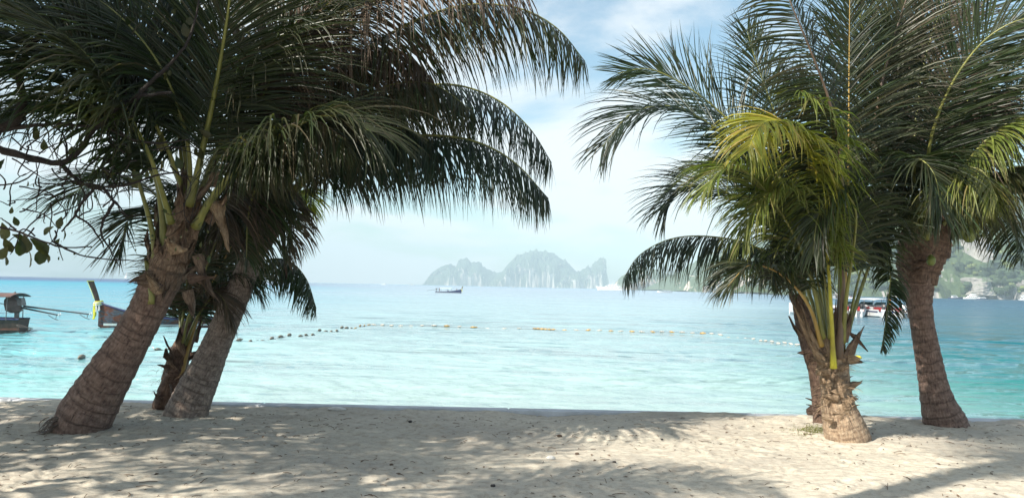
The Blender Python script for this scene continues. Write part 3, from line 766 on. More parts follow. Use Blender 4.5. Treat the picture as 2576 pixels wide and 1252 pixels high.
fs2 = [
 ([(705, 525, 8.5), (745, 480, 8.4), (800, 425, 8.3), (900, 366, 8.2), (1040, 342, 8.1), (1180, 352, 8.0), (1290, 405, 7.9), (1380, 500, 7.9)], dict(L=.82, n=125, dr=1.0, t0=.18, r=.034, lm=LEAFB, tint=(0, .1))),
 ([(700, 505, 8.6), (760, 420, 8.8), (860, 310, 9.0), (980, 240, 9.0), (1120, 212, 8.9), (1240, 245, 8.8), (1330, 320, 8.7), (1388, 410, 8.7)], dict(L=.86, n=115, dr=.75, t0=.22, r=.030, lm=LEAFB, tint=(0, .1))),
 ([(690, 480, 8.5), (760, 320, 8.3), (870, 170, 8.1), (1010, 70, 7.9), (1160, 15, 7.8), (1300, 20, 7.7), (1400, 70, 7.7), (1472, 155, 7.7)], dict(L=.9, n=125, dr=.85, t0=.2, r=.032, tint=(0, .4))),
 ([(695, 490, 8.4), (740, 300, 8.1), (840, 120, 7.8), (980, -20, 7.6), (1150, -70, 7.5), (1320, -30, 7.4)], dict(L=1.0, n=105, dr=.9, t0=.25, lm=D, tint=(.2, .8))),
 ([(715, 500, 8.4), (810, 400, 8.2), (920, 330, 8.0), (1040, 330, 7.9), (1120, 400, 7.9)], dict(L=.75, n=90, dr=.85, t0=.25, lm=LEAFB, tint=(0, .3))),
 ([(700, 500, 8.5), (800, 340, 8.3), (940, 230, 8.1), (1080, 210, 8.0), (1190, 280, 7.9)], dict(L=.85, n=100, dr=.8, t0=.25, tint=(.1, .5))),
 ([(690, 490, 8.6), (730, 330, 8.5), (800, 200, 8.4), (900, 130, 8.3), (1010, 130, 8.2), (1090, 200, 8.2)], dict(L=.9, n=100, dr=.8, t0=.25, lm=D, tint=(.2, .9))),
 ([(680, 500, 8.5), (700, 330, 8.3), (760, 170, 8.0), (850, 50, 7.8), (960, -30, 7.7)], dict(L=.9, n=95, dr=.55, t0=.2, lm=D, tint=BR, N=(-.3, -.7, .6))),
 ([(675, 500, 8.4), (640, 380, 8.0), (660, 250, 7.7), (720, 140, 7.4), (800, 60, 7.2)], dict(L=.85, n=95, dr=.6, t0=.2, lm=D, tint=BR, N=(-.2, -1, .3))),
 ([(680, 520, 8.5), (640, 450, 8.3), (600, 440, 8.1), (570, 500, 8.0), (560, 600, 8.0)], dict(L=.65, n=80, dr=.9, t0=.2, lm=D, tint=(0, .4))),
 ([(690, 520, 8.5), (680, 460, 8.2), (650, 460, 8.0), (625, 540, 7.9), (620, 650, 7.9)], dict(L=.6, n=80, dr=.9, t0=.2, tint=(0, .3))),
 ([(695, 520, 8.5), (720, 470, 8.3), (735, 500, 8.2), (728, 580, 8.2), (715, 650, 8.2)], dict(L=.38, n=60, dr=.9, t0=.2, lm=D, tint=(0, .4))),
 ([(690, 520, 8.6), (650, 470, 8.9), (590, 480, 9.2), (540, 560, 9.4), (520, 660, 9.5)], dict(L=.7, n=80, dr=.8, t0=.2, tint=(0, .3))),
 ([(690, 510, 8.7), (640, 400, 9.0), (560, 330, 9.3), (460, 330, 9.6), (380, 390, 9.8)], dict(L=.85, n=80, dr=.6, t0=.2, tint=(0, .3))),
 ([(685, 500, 8.8), (700, 320, 9.2), (760, 150, 9.6), (880, 20, 9.9), (1030, -40, 10.1)], dict(L=1.1, n=95, dr=.5, t0=.2, N=(-.3, -.6, .7), tint=(0, .3))),
 ([(735, 505, 8.9), (755, 480, 9.2), (772, 490, 9.4), (782, 530, 9.5)], dict(L=.35, n=40, dr=.7, t0=.2, r=.014, lm=LEAFY, tint=(0, .3), green=(0, .4))),
]
for i, (pp, kw) in enumerate(fs2): frond(p2, [P(*q) for q in pp], seed=40 + i, **kw)

BASE3 = P(405, 1030, 9.15); BASE3.z = 0
p3 = empty('young_coconut_palm', BASE3, 'small young coconut palm in shade between the two leaning trunks on the left', 'palm tree')
trunk(p3, [(404, 1050, 9.15, 36), (410, 1025, 9.15, 50), (424, 985, 9.15, 52), (438, 940, 9.15, 50), (452, 895, 9.15, 50), (466, 855, 9.15, 42), (480, 810, 9.15, 26)], SHEATHR, 12, 1, .11, .10, lump=.18)
ruff(p3, [(408, 1010, 9.15, 46), (440, 940, 9.15, 50), (462, 870, 9.15, 46)], 9, .17, .28, SHEATH, 13, spread=.8)
for k, (x, y, dx, dz, ln, wd) in enumerate([(436, 905, -.35, 1, .26, .045), (425, 925, -1, .3, .14, .07), (478, 890, .9, .25, .16, .05), (398, 1010, -.3, .8, .12, .07), (490, 860, .3, .9, .3, .05)]):
    sheath(p3, P(x, y, 9.0), (dx, -.1, dz), (-.6, -.8, 0), wd, ln, .15, SHEATHR, 120 + k, .2, None, .012)
fibres(p3, P(425, 950, 9.1), .14, 50, .16, RACHD, 8)
fs3 = [
 ([(455, 950, 9.1), (478, 860, 9.1), (505, 780, 9.1), (550, 680, 9.1), (610, 580, 9.1), (680, 520, 9.1)], dict(L=.62, n=75, dr=.5, t0=.3, r=.026, rm=RACHO, tint=(.1, .4), N=(-.3, -.6, .6))),
 ([(450, 930, 9.15), (470, 840, 9.2), (500, 740, 9.3), (530, 640, 9.4), (540, 540, 9.5)], dict(L=.62, n=75, dr=.45, t0=.3, r=.024, N=(0, -1, .2), tint=(0, .3))),
 ([(445, 900, 9.15), (460, 800, 9.2), (470, 700, 9.3), (460, 600, 9.4), (420, 520, 9.5)], dict(L=.6, n=75, dr=.5, t0=.3, r=.022, N=(.2, -1, .2), tint=(0, .3))),
 ([(465, 870, 9.1), (500, 790, 8.9), (560, 720, 8.8), (620, 700, 8.7), (650, 740, 8.7)], dict(L=.45, n=60, dr=.6, t0=.3, r=.02, tint=(0, .3))),
 ([(470, 880, 9.2), (530, 770, 9.3), (600, 690, 9.4), (665, 655, 9.4), (725, 655, 9.4), (770, 700, 9.4), (796, 775, 9.4)], dict(L=.50, n=95, dr=.85, t0=.35, r=.018, tint=(0, .2))),
 ([(460, 860, 9.0), (480, 780, 8.8), (520, 730, 8.6), (560, 750, 8.5), (580, 810, 8.5)], dict(L=.4, n=60, dr=.6, t0=.3, r=.018, lm=D, tint=(.1, .6))),
 ([(455, 850, 9.2), (450, 760, 9.4), (440, 700, 9.6), (455, 640, 9.8)], dict(L=.5, n=60, dr=.5, t0=.2, r=.018, N=(.4, -1, .2), tint=(0, .3))),
 ([(460, 880, 9.1), (490, 760, 9.1), (560, 560, 9.1), (600, 440, 9.2), (600, 360, 9.3)], dict(L=.62, n=75, dr=.5, t0=.35, r=.02, N=(-.2, -1, .1), tint=(0, .3))),
]
for i, (pp, kw) in enumerate(fs3): frond(p3, [P(*q) for q in pp], seed=80 + i, **kw)

# ---- right group
BASE4 = P(2130, 1105, 8.0); BASE4.z = 0
p4 = empty('coconut_palm', BASE4, 'short sunlit coconut palm with fat tan trunk and bright yellow petiole', 'palm tree')
trunk(p4, [(2140, 1135, 8.05, 108), (2132, 1100, 8.05, 116), (2122, 1065, 8.05, 106), (2110, 1025, 8.05, 88), (2103, 985, 8.05, 76), (2098, 945, 8.05, 74), (2096, 910, 8.05, 76), (2096, 885, 8.05, 70)], BARKL, 21, .95, .05, .03, lump=.08)
for k, (x, y, dx, dz, ox, wd, ln) in enumerate([(2092, 965, -.1, 1, -.2, .24, .22), (2070, 945, -.15, 1, -1, .2, .26), (2118, 930, .15, 1, .7, .22, .22), (2112, 985, .9, .35, .3, .13, .26), (2075, 1010, .6, .5, -.3, .12, .26), (2100, 1030, .9, .15, 0, .10, .24), (2130, 915, .35, .8, 1, .17, .20)]):
    sheath(p4, P(x, y, 7.92), (dx, -.05, dz), (ox, -1, 0), wd, ln, -.35, SHEATHL, 140 + k, .25)
for k, (x, y, dx, dz, ln, wd) in enumerate([(2072, 915, -.5, .75, .34, .11), (2055, 880, -.35, .9, .4, .10), (2125, 860, .25, 1, .3, .12), (2133, 900, .5, -.1, .16, .14)]):
    sheath(p4, P(x, y, 7.88), (dx, -.05, dz), (.1 if x > 2090 else -.3, -1, 0), wd, ln, .1, SHEATHL if k != 2 else SHEATH, 150 + k, .35)
sheath(p4, P(2120, 815, 7.9), (.55, 0, -.75), (.7, -.4, .5), .06, .30, .3, SHEATHR, 160, .4, 'dark dry strip hanging to the right')
rr_ = random.Random(91)
for k in range(16):
    yy = 1060 - k * 9.5; xx = 2118 - (1060 - yy) * .14 + rr_.uniform(-26, 26); sg = rr_.choice((-1, 1))
    sheath(p4, P(xx, yy, 7.86), (sg * rr_.uniform(.7, 1), -.02, rr_.uniform(.05, .45)), ((xx - 2110) / 60, -1, 0), rr_.uniform(.05, .10), rr_.uniform(.09, .17), rr_.uniform(-.9, -.4), SHEATHL, 300 + k, .35, None, .008)
fibres(p4, P(2105, 1000, 8.0), .15, 110, .13, SHEATHL, 6, .6)
for k in range(9):
    xx = 2050 + k * 11.5; sheath(p4, P(xx, 905 - rr_.uniform(0, 45), 7.9), ((xx - 2098) / 90 + rr_.uniform(-.1, .1), -.03, 1), ((xx - 2098) / 60, -1, 0), rr_.uniform(.07, .13), rr_.uniform(.25, .5), rr_.uniform(-.1, .15), SHEATH if k % 3 else SHEATHL, 330 + k, .35)
fibres(p4, P(2100, 900, 8.0), .15, 90, .16, SHEATHL, 16, .6)
fs4 = [
 # bright yellow petiole in front, folding over at its top
 ([(2097, 925, 7.82), (2093, 830, 7.75), (2084, 676, 7.6), (2067, 520, 7.45), (2045, 400, 7.3), (2010, 335, 7.15), (1965, 305, 7.0), (1915, 312, 6.85), (1880, 380, 6.75)], dict(L=.56, n=90, dr=.72, t0=.50, r=.024, lm=LEAFY, rm=RACHY, tint=(0, .35), N=(.1, -.35, 1), up=0, w=.0135, a0=88, a1=32)),
 ([(2110, 900, 7.9), (2118, 760, 7.8), (2120, 620, 7.65), (2118, 480, 7.5), (2110, 360, 7.35), (2085, 250, 7.2), (2040, 130, 7.05), (1990, 10, 6.95), (1960, -80, 6.9)], dict(L=.72, n=125, dr=.75, t0=.25, r=.034, rm=RACHD, tint=(0, .5), N=(.2, -1, .2))),
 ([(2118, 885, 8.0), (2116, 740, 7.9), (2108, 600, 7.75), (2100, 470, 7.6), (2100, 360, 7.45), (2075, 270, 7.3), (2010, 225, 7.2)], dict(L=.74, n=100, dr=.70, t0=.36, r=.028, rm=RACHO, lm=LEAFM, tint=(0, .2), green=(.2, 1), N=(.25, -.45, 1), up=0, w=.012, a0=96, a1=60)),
 ([(2085, 870, 8.1), (2075, 740, 8.2), (2040, 600, 8.3), (1985, 480, 8.4), (1880, 350, 8.5), (1760, 240, 8.5), (1640, 175, 8.5), (1555, 185, 8.5)], dict(L=.72, n=120, dr=.12, t0=.28, r=.030, tint=(0, .12), N=(.2, -1, .3), up=.05, w=.009)),
 ([(2080, 880, 8.0), (2060, 760, 8.0), (2010, 620, 7.9), (1930, 470, 7.8), (1820, 340, 7.7), (1700, 270, 7.7), (1590, 285, 7.6), (1515, 370, 7.6)], dict(L=.80, n=85, dr=.5, t0=.3, w=.0095, r=.028, lm=LEAFB, tint=(0, .1), N=(.3, -.5, .8))),
 ([(2075, 890, 8.0), (2050, 780, 8.1), (2000, 660, 8.2), (1920, 550, 8.2), (1820, 480, 8.2), (1720, 470, 8.2), (1660, 530, 8.2)], dict(L=.72, n=75, dr=.5, t0=.3, w=.0095, r=.026, lm=LEAFB, tint=(0, .1), N=(.3, -.5, .8))),
 ([(2070, 900, 8.2), (2045, 790, 8.4), (1990, 690, 8.6), (1900, 620, 8.8), (1790, 595, 8.9), (1690, 600, 9.0), (1610, 640, 9.0), (1568, 700, 9.0)], dict(L=.62, n=80, dr=.85, t0=.35, w=.0095, r=.020, lm=LEAFB, tint=(0, .15))),
 ([(2066, 870, 7.9), (2040, 780, 7.8), (1990, 710, 7.7), (1930, 672, 7.6), (1880, 670, 7.5), (1830, 720, 7.45)], dict(L=.5, n=85, dr=.6, t0=.4, r=.024, rm=RACHO, tint=(0, .3))),
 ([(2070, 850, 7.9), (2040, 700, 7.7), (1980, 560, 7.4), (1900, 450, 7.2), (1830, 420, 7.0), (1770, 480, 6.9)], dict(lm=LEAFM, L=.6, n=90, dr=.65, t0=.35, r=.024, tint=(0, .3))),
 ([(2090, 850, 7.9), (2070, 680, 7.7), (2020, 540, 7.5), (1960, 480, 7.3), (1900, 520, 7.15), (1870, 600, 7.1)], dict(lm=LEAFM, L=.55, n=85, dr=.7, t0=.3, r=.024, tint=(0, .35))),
 ([(2130, 840, 8.0), (2160, 700, 8.1), (2195, 610, 8.2), (2225, 600, 8.2), (2240, 680, 8.2), (2232, 780, 8.2), (2218, 880, 8.2)], dict(L=.24, n=95, dr=.9, t0=.35, r=.016, tint=(0, .2))),
 ([(2120, 860, 7.9), (2130, 740, 7.7), (2150, 600, 7.5), (2150, 520, 7.3), (2110, 480, 7.15), (2060, 540, 7.05), (2045, 640, 7.0)], dict(L=.5, n=85, dr=.7, t0=.3, r=.024, tint=(0, .2))),
 ([(2100, 860, 8.2), (2060, 640, 8.4), (2000, 420, 8.6), (1940, 260, 8.7), (1900, 150, 8.8), (1880, 80, 8.8)], dict(L=.7, n=95, dr=.35, t0=.3, r=.026, tint=(0, .2), N=(.2, -1, .2))),
 ([(2110, 860, 8.3), (2110, 640, 8.5), (2080, 420, 8.7), (2040, 260, 8.8), (1990, 200, 8.9), (1930, 220, 8.9)], dict(L=.7, n=95, dr=.6, t0=.3, r=.026, tint=(0, .3))),
 ([(2120, 840, 8.1), (2130, 600, 8.1), (2134, 380, 8.1), (2136, 160, 8.1), (2138, -60, 8.1)], dict(L=.72, n=100, dr=.4, t0=.3, r=.022, tint=(0, .3), rm=RACHO, N=(0, -1, .2))),
 ([(2130, 840, 8.2), (2190, 660, 8.3), (2260, 520, 8.4), (2340, 440, 8.5), (2420, 470, 8.6)], dict(L=.65, n=85, dr=.6, t0=.3, r=.024, tint=(0, .4))),
 ([(2080, 850, 8.1), (2060, 720, 8.0), (2030, 620, 7.9), (1990, 590, 7.8), (1950, 640, 7.7), (1940, 720, 7.7)], dict(L=.42, n=75, dr=.8, t0=.3, r=.02, tint=(0, .3))),
]
for i, (pp, kw) in enumerate(fs4): frond(p4, [P(*q) for q in pp], seed=120 + i, **kw)

BASE5 = P(2058, 1050, 9.0); BASE5.z = 0
p5 = empty('young_coconut_palm', BASE5, 'thin dark reddish coconut palm standing just behind the short sunlit palm', 'palm tree')
trunk(p5, [(2068, 1065, 9.0, 44), (2066, 1040, 9.0, 40), (2060, 990, 9.0, 36), (2052, 930, 9.0, 38), (2040, 870, 9.0, 48), (2028, 820, 9.0, 50), (2018, 775, 9.0, 44), (2010, 740, 9.0, 30)], SHEATHR, 31, 1, .09, .08, lump=.12)
ruff(p5, [(2048, 900, 9.0, 42), (2014, 760, 9.0, 40)], 8, .16, .34, SHEATH, 33, spread=.6)
sheath(p5, P(2048, 880, 8.85), (-.9, 0, .2), (-.2, -.3, 1), .05, .16, -.9, SHEATHR, 170, .3)
for k, (x, y, ln) in enumerate([(2055, 1010, .12), (2052, 1020, .1), (2056, 1032, .1)]):
    sheath(p5, P(x, y, 8.9), (-1, 0, .2 - .2 * k), (0, 0, 1), .03, ln, .3, SHEATHR, 175 + k, .3)
fs5 = [
 ([(2030, 850, 9.0), (2010, 760, 9.1), (1980, 690, 9.2), (1930, 640, 9.3), (1860, 640, 9.4), (1800, 700, 9.4)], dict(L=.5, n=80, dr=.7, t0=.3, r=.02, tint=(0, .3))),
 ([(2022, 800, 9.0), (2020, 680, 9.1), (2000, 560, 9.2), (1940, 450, 9.3), (1850, 400, 9.3), (1760, 440, 9.3)], dict(L=.62, n=90, dr=.6, t0=.3, r=.022, tint=(0, .2))),
 ([(2025, 800, 9.1), (2050, 660, 9.3), (2100, 540, 9.5), (2180, 480, 9.7), (2260, 520, 9.8)], dict(L=.62, n=85, dr=.6, t0=.3, r=.022, tint=(0, .3))),
 ([(2018, 790, 9.2), (2000, 650, 9.4), (1950, 520, 9.6), (1860, 440, 9.8), (1760, 420, 9.9), (1680, 480, 9.9)], dict(L=.66, n=90, dr=.5, t0=.3, r=.022, tint=(0, .2))),
 ([(2020, 790, 9.1), (2030, 650, 9.3), (2040, 500, 9.4), (2020, 360, 9.5)], dict(L=.62, n=85, dr=.5, t0=.3, r=.022, tint=(0, .4), N=(0, -1, .2))),
]
for i, (pp, kw) in enumerate(fs5): frond(p5, [P(*q) for q in pp], seed=160 + i, **kw)

BASE6 = P(2370, 1062, 9.1); BASE6.z = 0
p6 = empty('coconut_palm', BASE6, 'tall coconut palm at far right with slender dark trunk and small green coconuts', 'palm tree')
trunk(p6, [(2384, 1085, 9.1, 108), (2376, 1060, 9.1, 106), (2362, 1020, 9.1, 86), (2350, 975, 9.1, 72), (2340, 925, 9.1, 66), (2330, 870, 9.1, 61), (2320, 815, 9.1, 58), (2313, 765, 9.1, 62), (2310, 735, 9.1, 74), (2308, 700, 9.1, 84)], BARK, 41, .95, .09, .085)
trunk(p6, [(2308, 715, 9.1, 78), (2312, 660, 9.1, 108), (2322, 610, 9.1, 124), (2335, 560, 9.1, 96), (2342, 510, 9.1, 50)], SHEATHR, 42, 1, .10, .12, 'crown_shaft', lump=.20)
ruff(p6, [(2306, 730, 9.1, 70), (2315, 640, 9.1, 110), (2335, 550, 9.1, 90)], 18, .26, .30, SHEATHR, 43, spread=.9)
for k, (x, y) in enumerate([(2300, 668), (2290, 690)]):
    sheath(p6, P(x, y, 8.7), (.5, -.3, .3), (0, -1, .2), .12, .14, .2, SHEATHR, 190 + k, .25)
fs6 = [
 ([(2330, 600, 9.0), (2330, 480, 8.8), (2340, 360, 8.6), (2380, 240, 8.4), (2450, 130, 8.2), (2530, 65, 8.0), (2640, 30, 7.8)], dict(L=.95, n=115, dr=.22, t0=.2, r=.032, tint=(0, .2), N=(-.4, -.9, .4))),
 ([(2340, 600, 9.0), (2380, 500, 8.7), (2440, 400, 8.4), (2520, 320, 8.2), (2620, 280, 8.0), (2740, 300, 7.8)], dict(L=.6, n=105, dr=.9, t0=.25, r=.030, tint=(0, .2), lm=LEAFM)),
 ([(2340, 610, 9.0), (2400, 530, 8.8), (2470, 460, 8.6), (2560, 420, 8.4), (2660, 430, 8.2)], dict(L=.75, n=95, dr=.8, t0=.25, r=.030, tint=(.1, .5))),
 ([(2320, 600, 9.1), (2290, 460, 9.2), (2230, 330, 9.3), (2190, 180, 9.4), (2160, 20, 9.4), (2140, -100, 9.4)], dict(L=.85, n=100, dr=.3, t0=.3, r=.034, tint=(0, .3), N=(.2, -1, .2))),
 ([(2310, 600, 8.9), (2240, 460, 8.7), (2200, 360, 8.6), (2220, 200, 8.5), (2260, 60, 8.4), (2300, -60, 8.3)], dict(L=.7, n=85, dr=.4, t0=.3, r=.045, rm=RACHD, tint=(.1, .5), N=(-.2, -1, .2))),
 ([(2325, 590, 9.1), (2300, 420, 9.2), (2310, 250, 9.3), (2340, 100, 9.3), (2400, -40, 9.3)], dict(L=.9, n=105, dr=.4, t0=.2, tint=(.1, .5), N=(0, -1, .2), lm=D)),
 ([(2330, 590, 9.2), (2350, 430, 9.5), (2410, 280, 9.8), (2500, 170, 10.0), (2620, 120, 10.2)], dict(L=.95, n=100, dr=.5, t0=.2, tint=(0, .3))),
 ([(2320, 610, 9.1), (2260, 500, 9.2), (2180, 430, 9.3), (2090, 420, 9.4), (2010, 480, 9.4)], dict(L=.8, n=90, dr=.5, t0=.25, tint=(0, .4))),
 ([(2330, 620, 8.9), (2310, 520, 8.6), (2300, 440, 8.3), (2310, 400, 8.0), (2350, 440, 7.8), (2370, 540, 7.7)], dict(L=.7, n=90, dr=.6, t0=.25, tint=(0, .3))),
 ([(2340, 600, 9.0), (2400, 440, 9.0), (2480, 300, 9.0), (2570, 220, 9.0), (2680, 200, 9.0)], dict(L=.9, n=100, dr=.6, t0=.25, tint=(0, .4))),
 ([(2345, 600, 9.1), (2410, 520, 9.2), (2480, 500, 9.3), (2540, 560, 9.4), (2570, 650, 9.4)], dict(L=.5, n=75, dr=.8, t0=.25, r=.022, tint=(0, .4))),
 ([(2325, 600, 8.9), (2290, 520, 8.7), (2240, 490, 8.5), (2200, 540, 8.4), (2190, 620, 8.4)], dict(L=.55, n=80, dr=.8, t0=.2, r=.024, tint=(.1, .4))),
 ([(2335, 590, 9.1), (2370, 420, 9.0), (2440, 270, 8.9), (2500, 240, 8.8), (2560, 300, 8.7)], dict(L=.8, n=90, dr=.8, t0=.25, tint=(.1, .5), lm=D)),
 ([(2320, 590, 9.3), (2250, 420, 9.6), (2150, 300, 9.9), (2040, 240, 10.1), (1950, 280, 10.2)], dict(L=.85, n=90, dr=.5, t0=.25, tint=(0, .2))),
 ([(2325, 580, 9.3), (2330, 380, 9.7), (2380, 200, 10.0), (2450, 40, 10.3), (2550, -60, 10.5)], dict(L=1.0, n=100, dr=.5, t0=.2, N=(-.3, -.8, .5))),
 ([(2330, 600, 8.8), (2360, 500, 8.4), (2410, 430, 8.1), (2470, 430, 7.9), (2510, 500, 7.8)], dict(lm=LEAFM, L=.6, n=85, dr=.8, t0=.3, tint=(.1, .4))),
]
fs6 += [
 ([(2330, 600, 9.2), (2370, 400, 9.3), (2450, 230, 9.4), (2560, 130, 9.5), (2700, 110, 9.6)], dict(L=.95, n=90, dr=.4, t0=.2, tint=(0, .3))),
 ([(2320, 600, 9.2), (2290, 380, 9.4), (2280, 180, 9.6), (2310, 0, 9.8)], dict(L=.9, n=85, dr=.4, t0=.2, tint=(0, .3), N=(0, -1, .3))),
 ([(2325, 600, 9.0), (2300, 470, 8.8), (2240, 330, 8.6), (2220, 200, 8.5), (2250, 90, 8.4)], dict(L=.8, n=85, dr=.5, t0=.25, tint=(0, .3), N=(.3, -.8, .5))),
]
for i, (pp, kw) in enumerate(fs6): frond(p6, [P(*q) for q in pp], seed=200 + i, **kw)
COCO = plain('green_coconut_husk', (.16, .20, .04), .45, 0, .35, 8, .1)
for k, (x, y, Y, r) in enumerate([(2422, 583, 8.7, .075), (2438, 592, 8.65, .07), (2420, 560, 8.7, .05), (2400, 530, 8.6, .055), (2342, 655, 8.7, .05), (2450, 575, 8.75, .06)]):
    mb = MB(); c_ = P(x, y, Y) - p6.location; mb.blob(c_, r, 12, 8, (1, 1, 1.2), .03); mb.box(c_ + Vector((0, 0, r * 1.22)), (r * .7, r * .7, r * .25), None, (.5, .5)); mb.build('coconut', COCO, p6, True)
for k, (x1, y1) in enumerate([(2480, 566), (2474, 575), (2466, 582), (2478, 558), (2470, 550)]):
    mb = MB(); a = P(2400, 592 - k * 4, 8.9) - p6.location; e_ = P(x1, y1, 8.7) - p6.location
    mb.tube(catmull([a, a.lerp(e_, .5) + Vector((0, 0, .03 * k)), e_], 8)[0], [.014, .012, .01, .009, .008, .006, .005, .003], 5); mb.build('flower_stalk', RACHD, p6, True)

# ================================================================== sea almond tree reaching in from the left
TB = plain('dark_tree_bark', (.018, .013, .012), .85, 0, .35, 14, .5)
ALM = mat_leaflet('almond_leaf', (.016, .026, .010), (.05, .075, .018), (.14, .10, .05), .35)
tr = empty('sea_almond_tree', (-7.6, 5.2, 0), 'dark broadleaf tree with bare crooked twigs reaching in from the left edge', 'tree')
mb = MB(); L0 = tr.location
mb.tube(catmull([Vector((0, 0, -.1)), Vector((.1, .1, 1.2)), Vector((0, .2, 2.6)), Vector((.5, .4, 4.2)), Vector((1.2, .4, 6))], 24)[0], [.30 - .008 * i for i in range(24)], 14)
mb.build('trunk', TB, tr, True)
rndt = random.Random(99)
branches = [
 # px, py, Y polylines, radius m
 ([(-620, 560, 5.6), (-300, 400, 6.2), (-40, 368, 6.4), (0, 374, 6.4), (60, 395, 6.4), (120, 408, 6.4), (170, 405, 6.4), (215, 360, 6.4), (260, 300, 6.4), (330, 250, 6.4), (430, 230, 6.4)], .052, .012),
 ([(150, 410, 6.4), (185, 445, 6.4), (225, 470, 6.4), (260, 476, 6.4), (280, 481, 6.4)], .020, .007),
 ([(215, 462, 6.4), (260, 470, 6.4), (320, 465, 6.4), (400, 440, 6.4), (470, 430, 6.4)], .013, .005),
 ([(240, 468, 6.4), (215, 500, 6.4), (193, 530, 6.4), (186, 545, 6.4), (155, 583, 6.4)], .016, .006),
 ([(260, 474, 6.4), (285, 505, 6.4), (300, 520, 6.4), (322, 548, 6.4)], .014, .003),
 ([(288, 508, 6.4), (262, 550, 6.4), (255, 590, 6.4), (275, 625, 6.4), (300, 672, 6.4)], .013, .003),
 ([(190, 542, 6.4), (225, 565, 6.4), (250, 600, 6.4), (262, 622, 6.4)], .010, .005),
 ([(-80, 340, 6.4), (0, 325, 6.4), (40, 300, 6.4), (60, 250, 6.4), (50, 180, 6.4), (90, 90, 6.4), (150, 10, 6.4)], .05, .012),
 ([(0, 325, 6.4), (60, 318, 6.4), (140, 312, 6.4), (240, 318, 6.4), (340, 290, 6.4)], .022, .005),
 ([(-60, 560, 6.3), (0, 572, 6.3), (40, 580, 6.3), (90, 600, 6.3), (160, 622, 6.3), (230, 620, 6.3)], .010, .005),
 ([(130, 606, 6.3), (200, 640, 6.3), (270, 652, 6.3), (340, 655, 6.3), (375, 652, 6.3)], .008, .003),
 ([(40, 578, 6.3), (18, 560, 6.3), (0, 548, 6.3)], .009, .004),
 ([(-40, 470, 6.3), (30, 462, 6.3), (62, 452, 6.3), (95, 425, 6.3), (100, 405, 6.3)], .008, .004),
 ([(95, 460, 6.4), (160, 470, 6.4), (150, 520, 6.4), (110, 545, 6.4), (92, 550, 6.4), (94, 540, 6.4)], .006, .003),
 ([(270, 622, 6.3), (300, 612, 6.3), (312, 600, 6.3), (316, 585, 6.3)], .005, .003),
 ([(312, 606, 6.3), (350, 610, 6.3), (385, 603, 6.3)], .005, .003),
 ([(470, 440, 6.6), (480, 470, 6.6), (465, 510, 6.6), (460, 530, 6.6), (430, 540, 6.6), (408, 530, 6.6)], .006, .003),
 ([(462, 510, 6.6), (465, 545, 6.6), (480, 560, 6.6), (500, 548, 6.6)], .005, .003),
 ([(500, 480, 6.6), (485, 530, 6.6), (478, 555, 6.6), (500, 520, 6.6)], .004, .003),
 ([(535, 540, 6.6), (525, 580, 6.6), (516, 605, 6.6), (520, 640, 6.6)], .005, .003),
 ([(170, 400, 6.5), (160, 340, 6.5), (110, 300, 6.5), (110, 250, 6.5)], .010, .004),
 ([(330, 250, 6.4), (420, 170, 6.4), (480, 90, 6.4), (500, 0, 6.4)], .02, .006),
 ([(250, 310, 6.4), (330, 350, 6.4), (400, 360, 6.4), (480, 350, 6.4)], .014, .004),
]
for i, (pts, r0, r1) in enumerate(branches):
    mb = MB(); n_ = max(8, len(pts) * 4); c_ = catmull([P(*q) - L0 for q in pts], n_)[0]
    c_ = [q + Vector((rndt.gauss(0, .4), rndt.gauss(0, .4), rndt.gauss(0, .4))) * r0 * .5 for q in c_]
    mb.tube(c_, [lerp(r0, r1, k / (n_ - 1)) * rndt.uniform(.85, 1.2) for k in range(n_)], 7); mb.build('branch', TB, tr, True)
# random twigs
for i in range(80):
    a = rndt.choice([(rndt.uniform(0, 430), rndt.uniform(200, 480)), (rndt.uniform(0, 300), rndt.uniform(330, 600))])
    q = P(a[0], a[1], 6.45 + rndt.uniform(-.2, .3)) - L0; d = Vector((rndt.gauss(.2, .6), rndt.gauss(0, .3), rndt.gauss(-.1, .6))).normalized(); pts = [q]
    for k in range(6):
        q = q + d * rndt.uniform(.04, .08); pts.append(q); d = (d + Vector((rndt.gauss(0, .35), rndt.gauss(0, .2), rndt.gauss(.05, .35)))).normalized()
    mb = MB(); mb.tube(catmull(pts, 14)[0], [.007 - .0003 * k for k in range(14)], 5); mb.build('twig', TB, tr, True)
# leaf meshes
def leaf_mesh(name, L, Wd, cup, seed):
    rnd = random.Random(seed); V = []; Fc = []; nv = 8
    for i in range(nv):
        t_ = i / (nv - 1); w_ = Wd * prof(t_, [(0, .10), (.25, .5), (.6, 1), (.85, .85), (1, .15)]) * .5
        z = -cup * L * t_ * t_
        for k, s_ in enumerate((-1, -.5, 0, .5, 1)):
            V.append((L * t_, s_ * w_, z + abs(s_) * w_ * .28 + rnd.uniform(-.003, .003)))
    for i in range(nv - 1):
        for k in range(4): a = i * 5 + k; Fc.append((a, a + 5, a + 6, a + 1))
    me_ = bpy.data.meshes.new(name); me_.from_pydata(V, [], Fc); me_.materials.append(ALM)
    ca = me_.color_attributes.new('tint', 'FLOAT_COLOR', 'POINT')
    ca.data.foreach_set('color', np.array([(rnd.random() * .3, rnd.random(), 0, 1)] * len(V), dtype=np.float32).ravel())
    me_.polygons.foreach_set('use_smooth', [True] * len(me_.polygons)); return me_
lms = [leaf_mesh('leaf', .17, .11, .25, k) for k in range(4)]
def put_leaf(px, py, Y, s, ang=None):
    o = bpy.data.objects.new('leaf', rndt.choice(lms)); link(o, tr); o.location = P(px, py, Y) - L0
    o.rotation_euler = (rndt.uniform(-1.2, 1.2), rndt.uniform(.2, 1.6), rndt.uniform(0, 6.28)) if ang is None else ang; s *= .68; o.scale = (s, s, s)
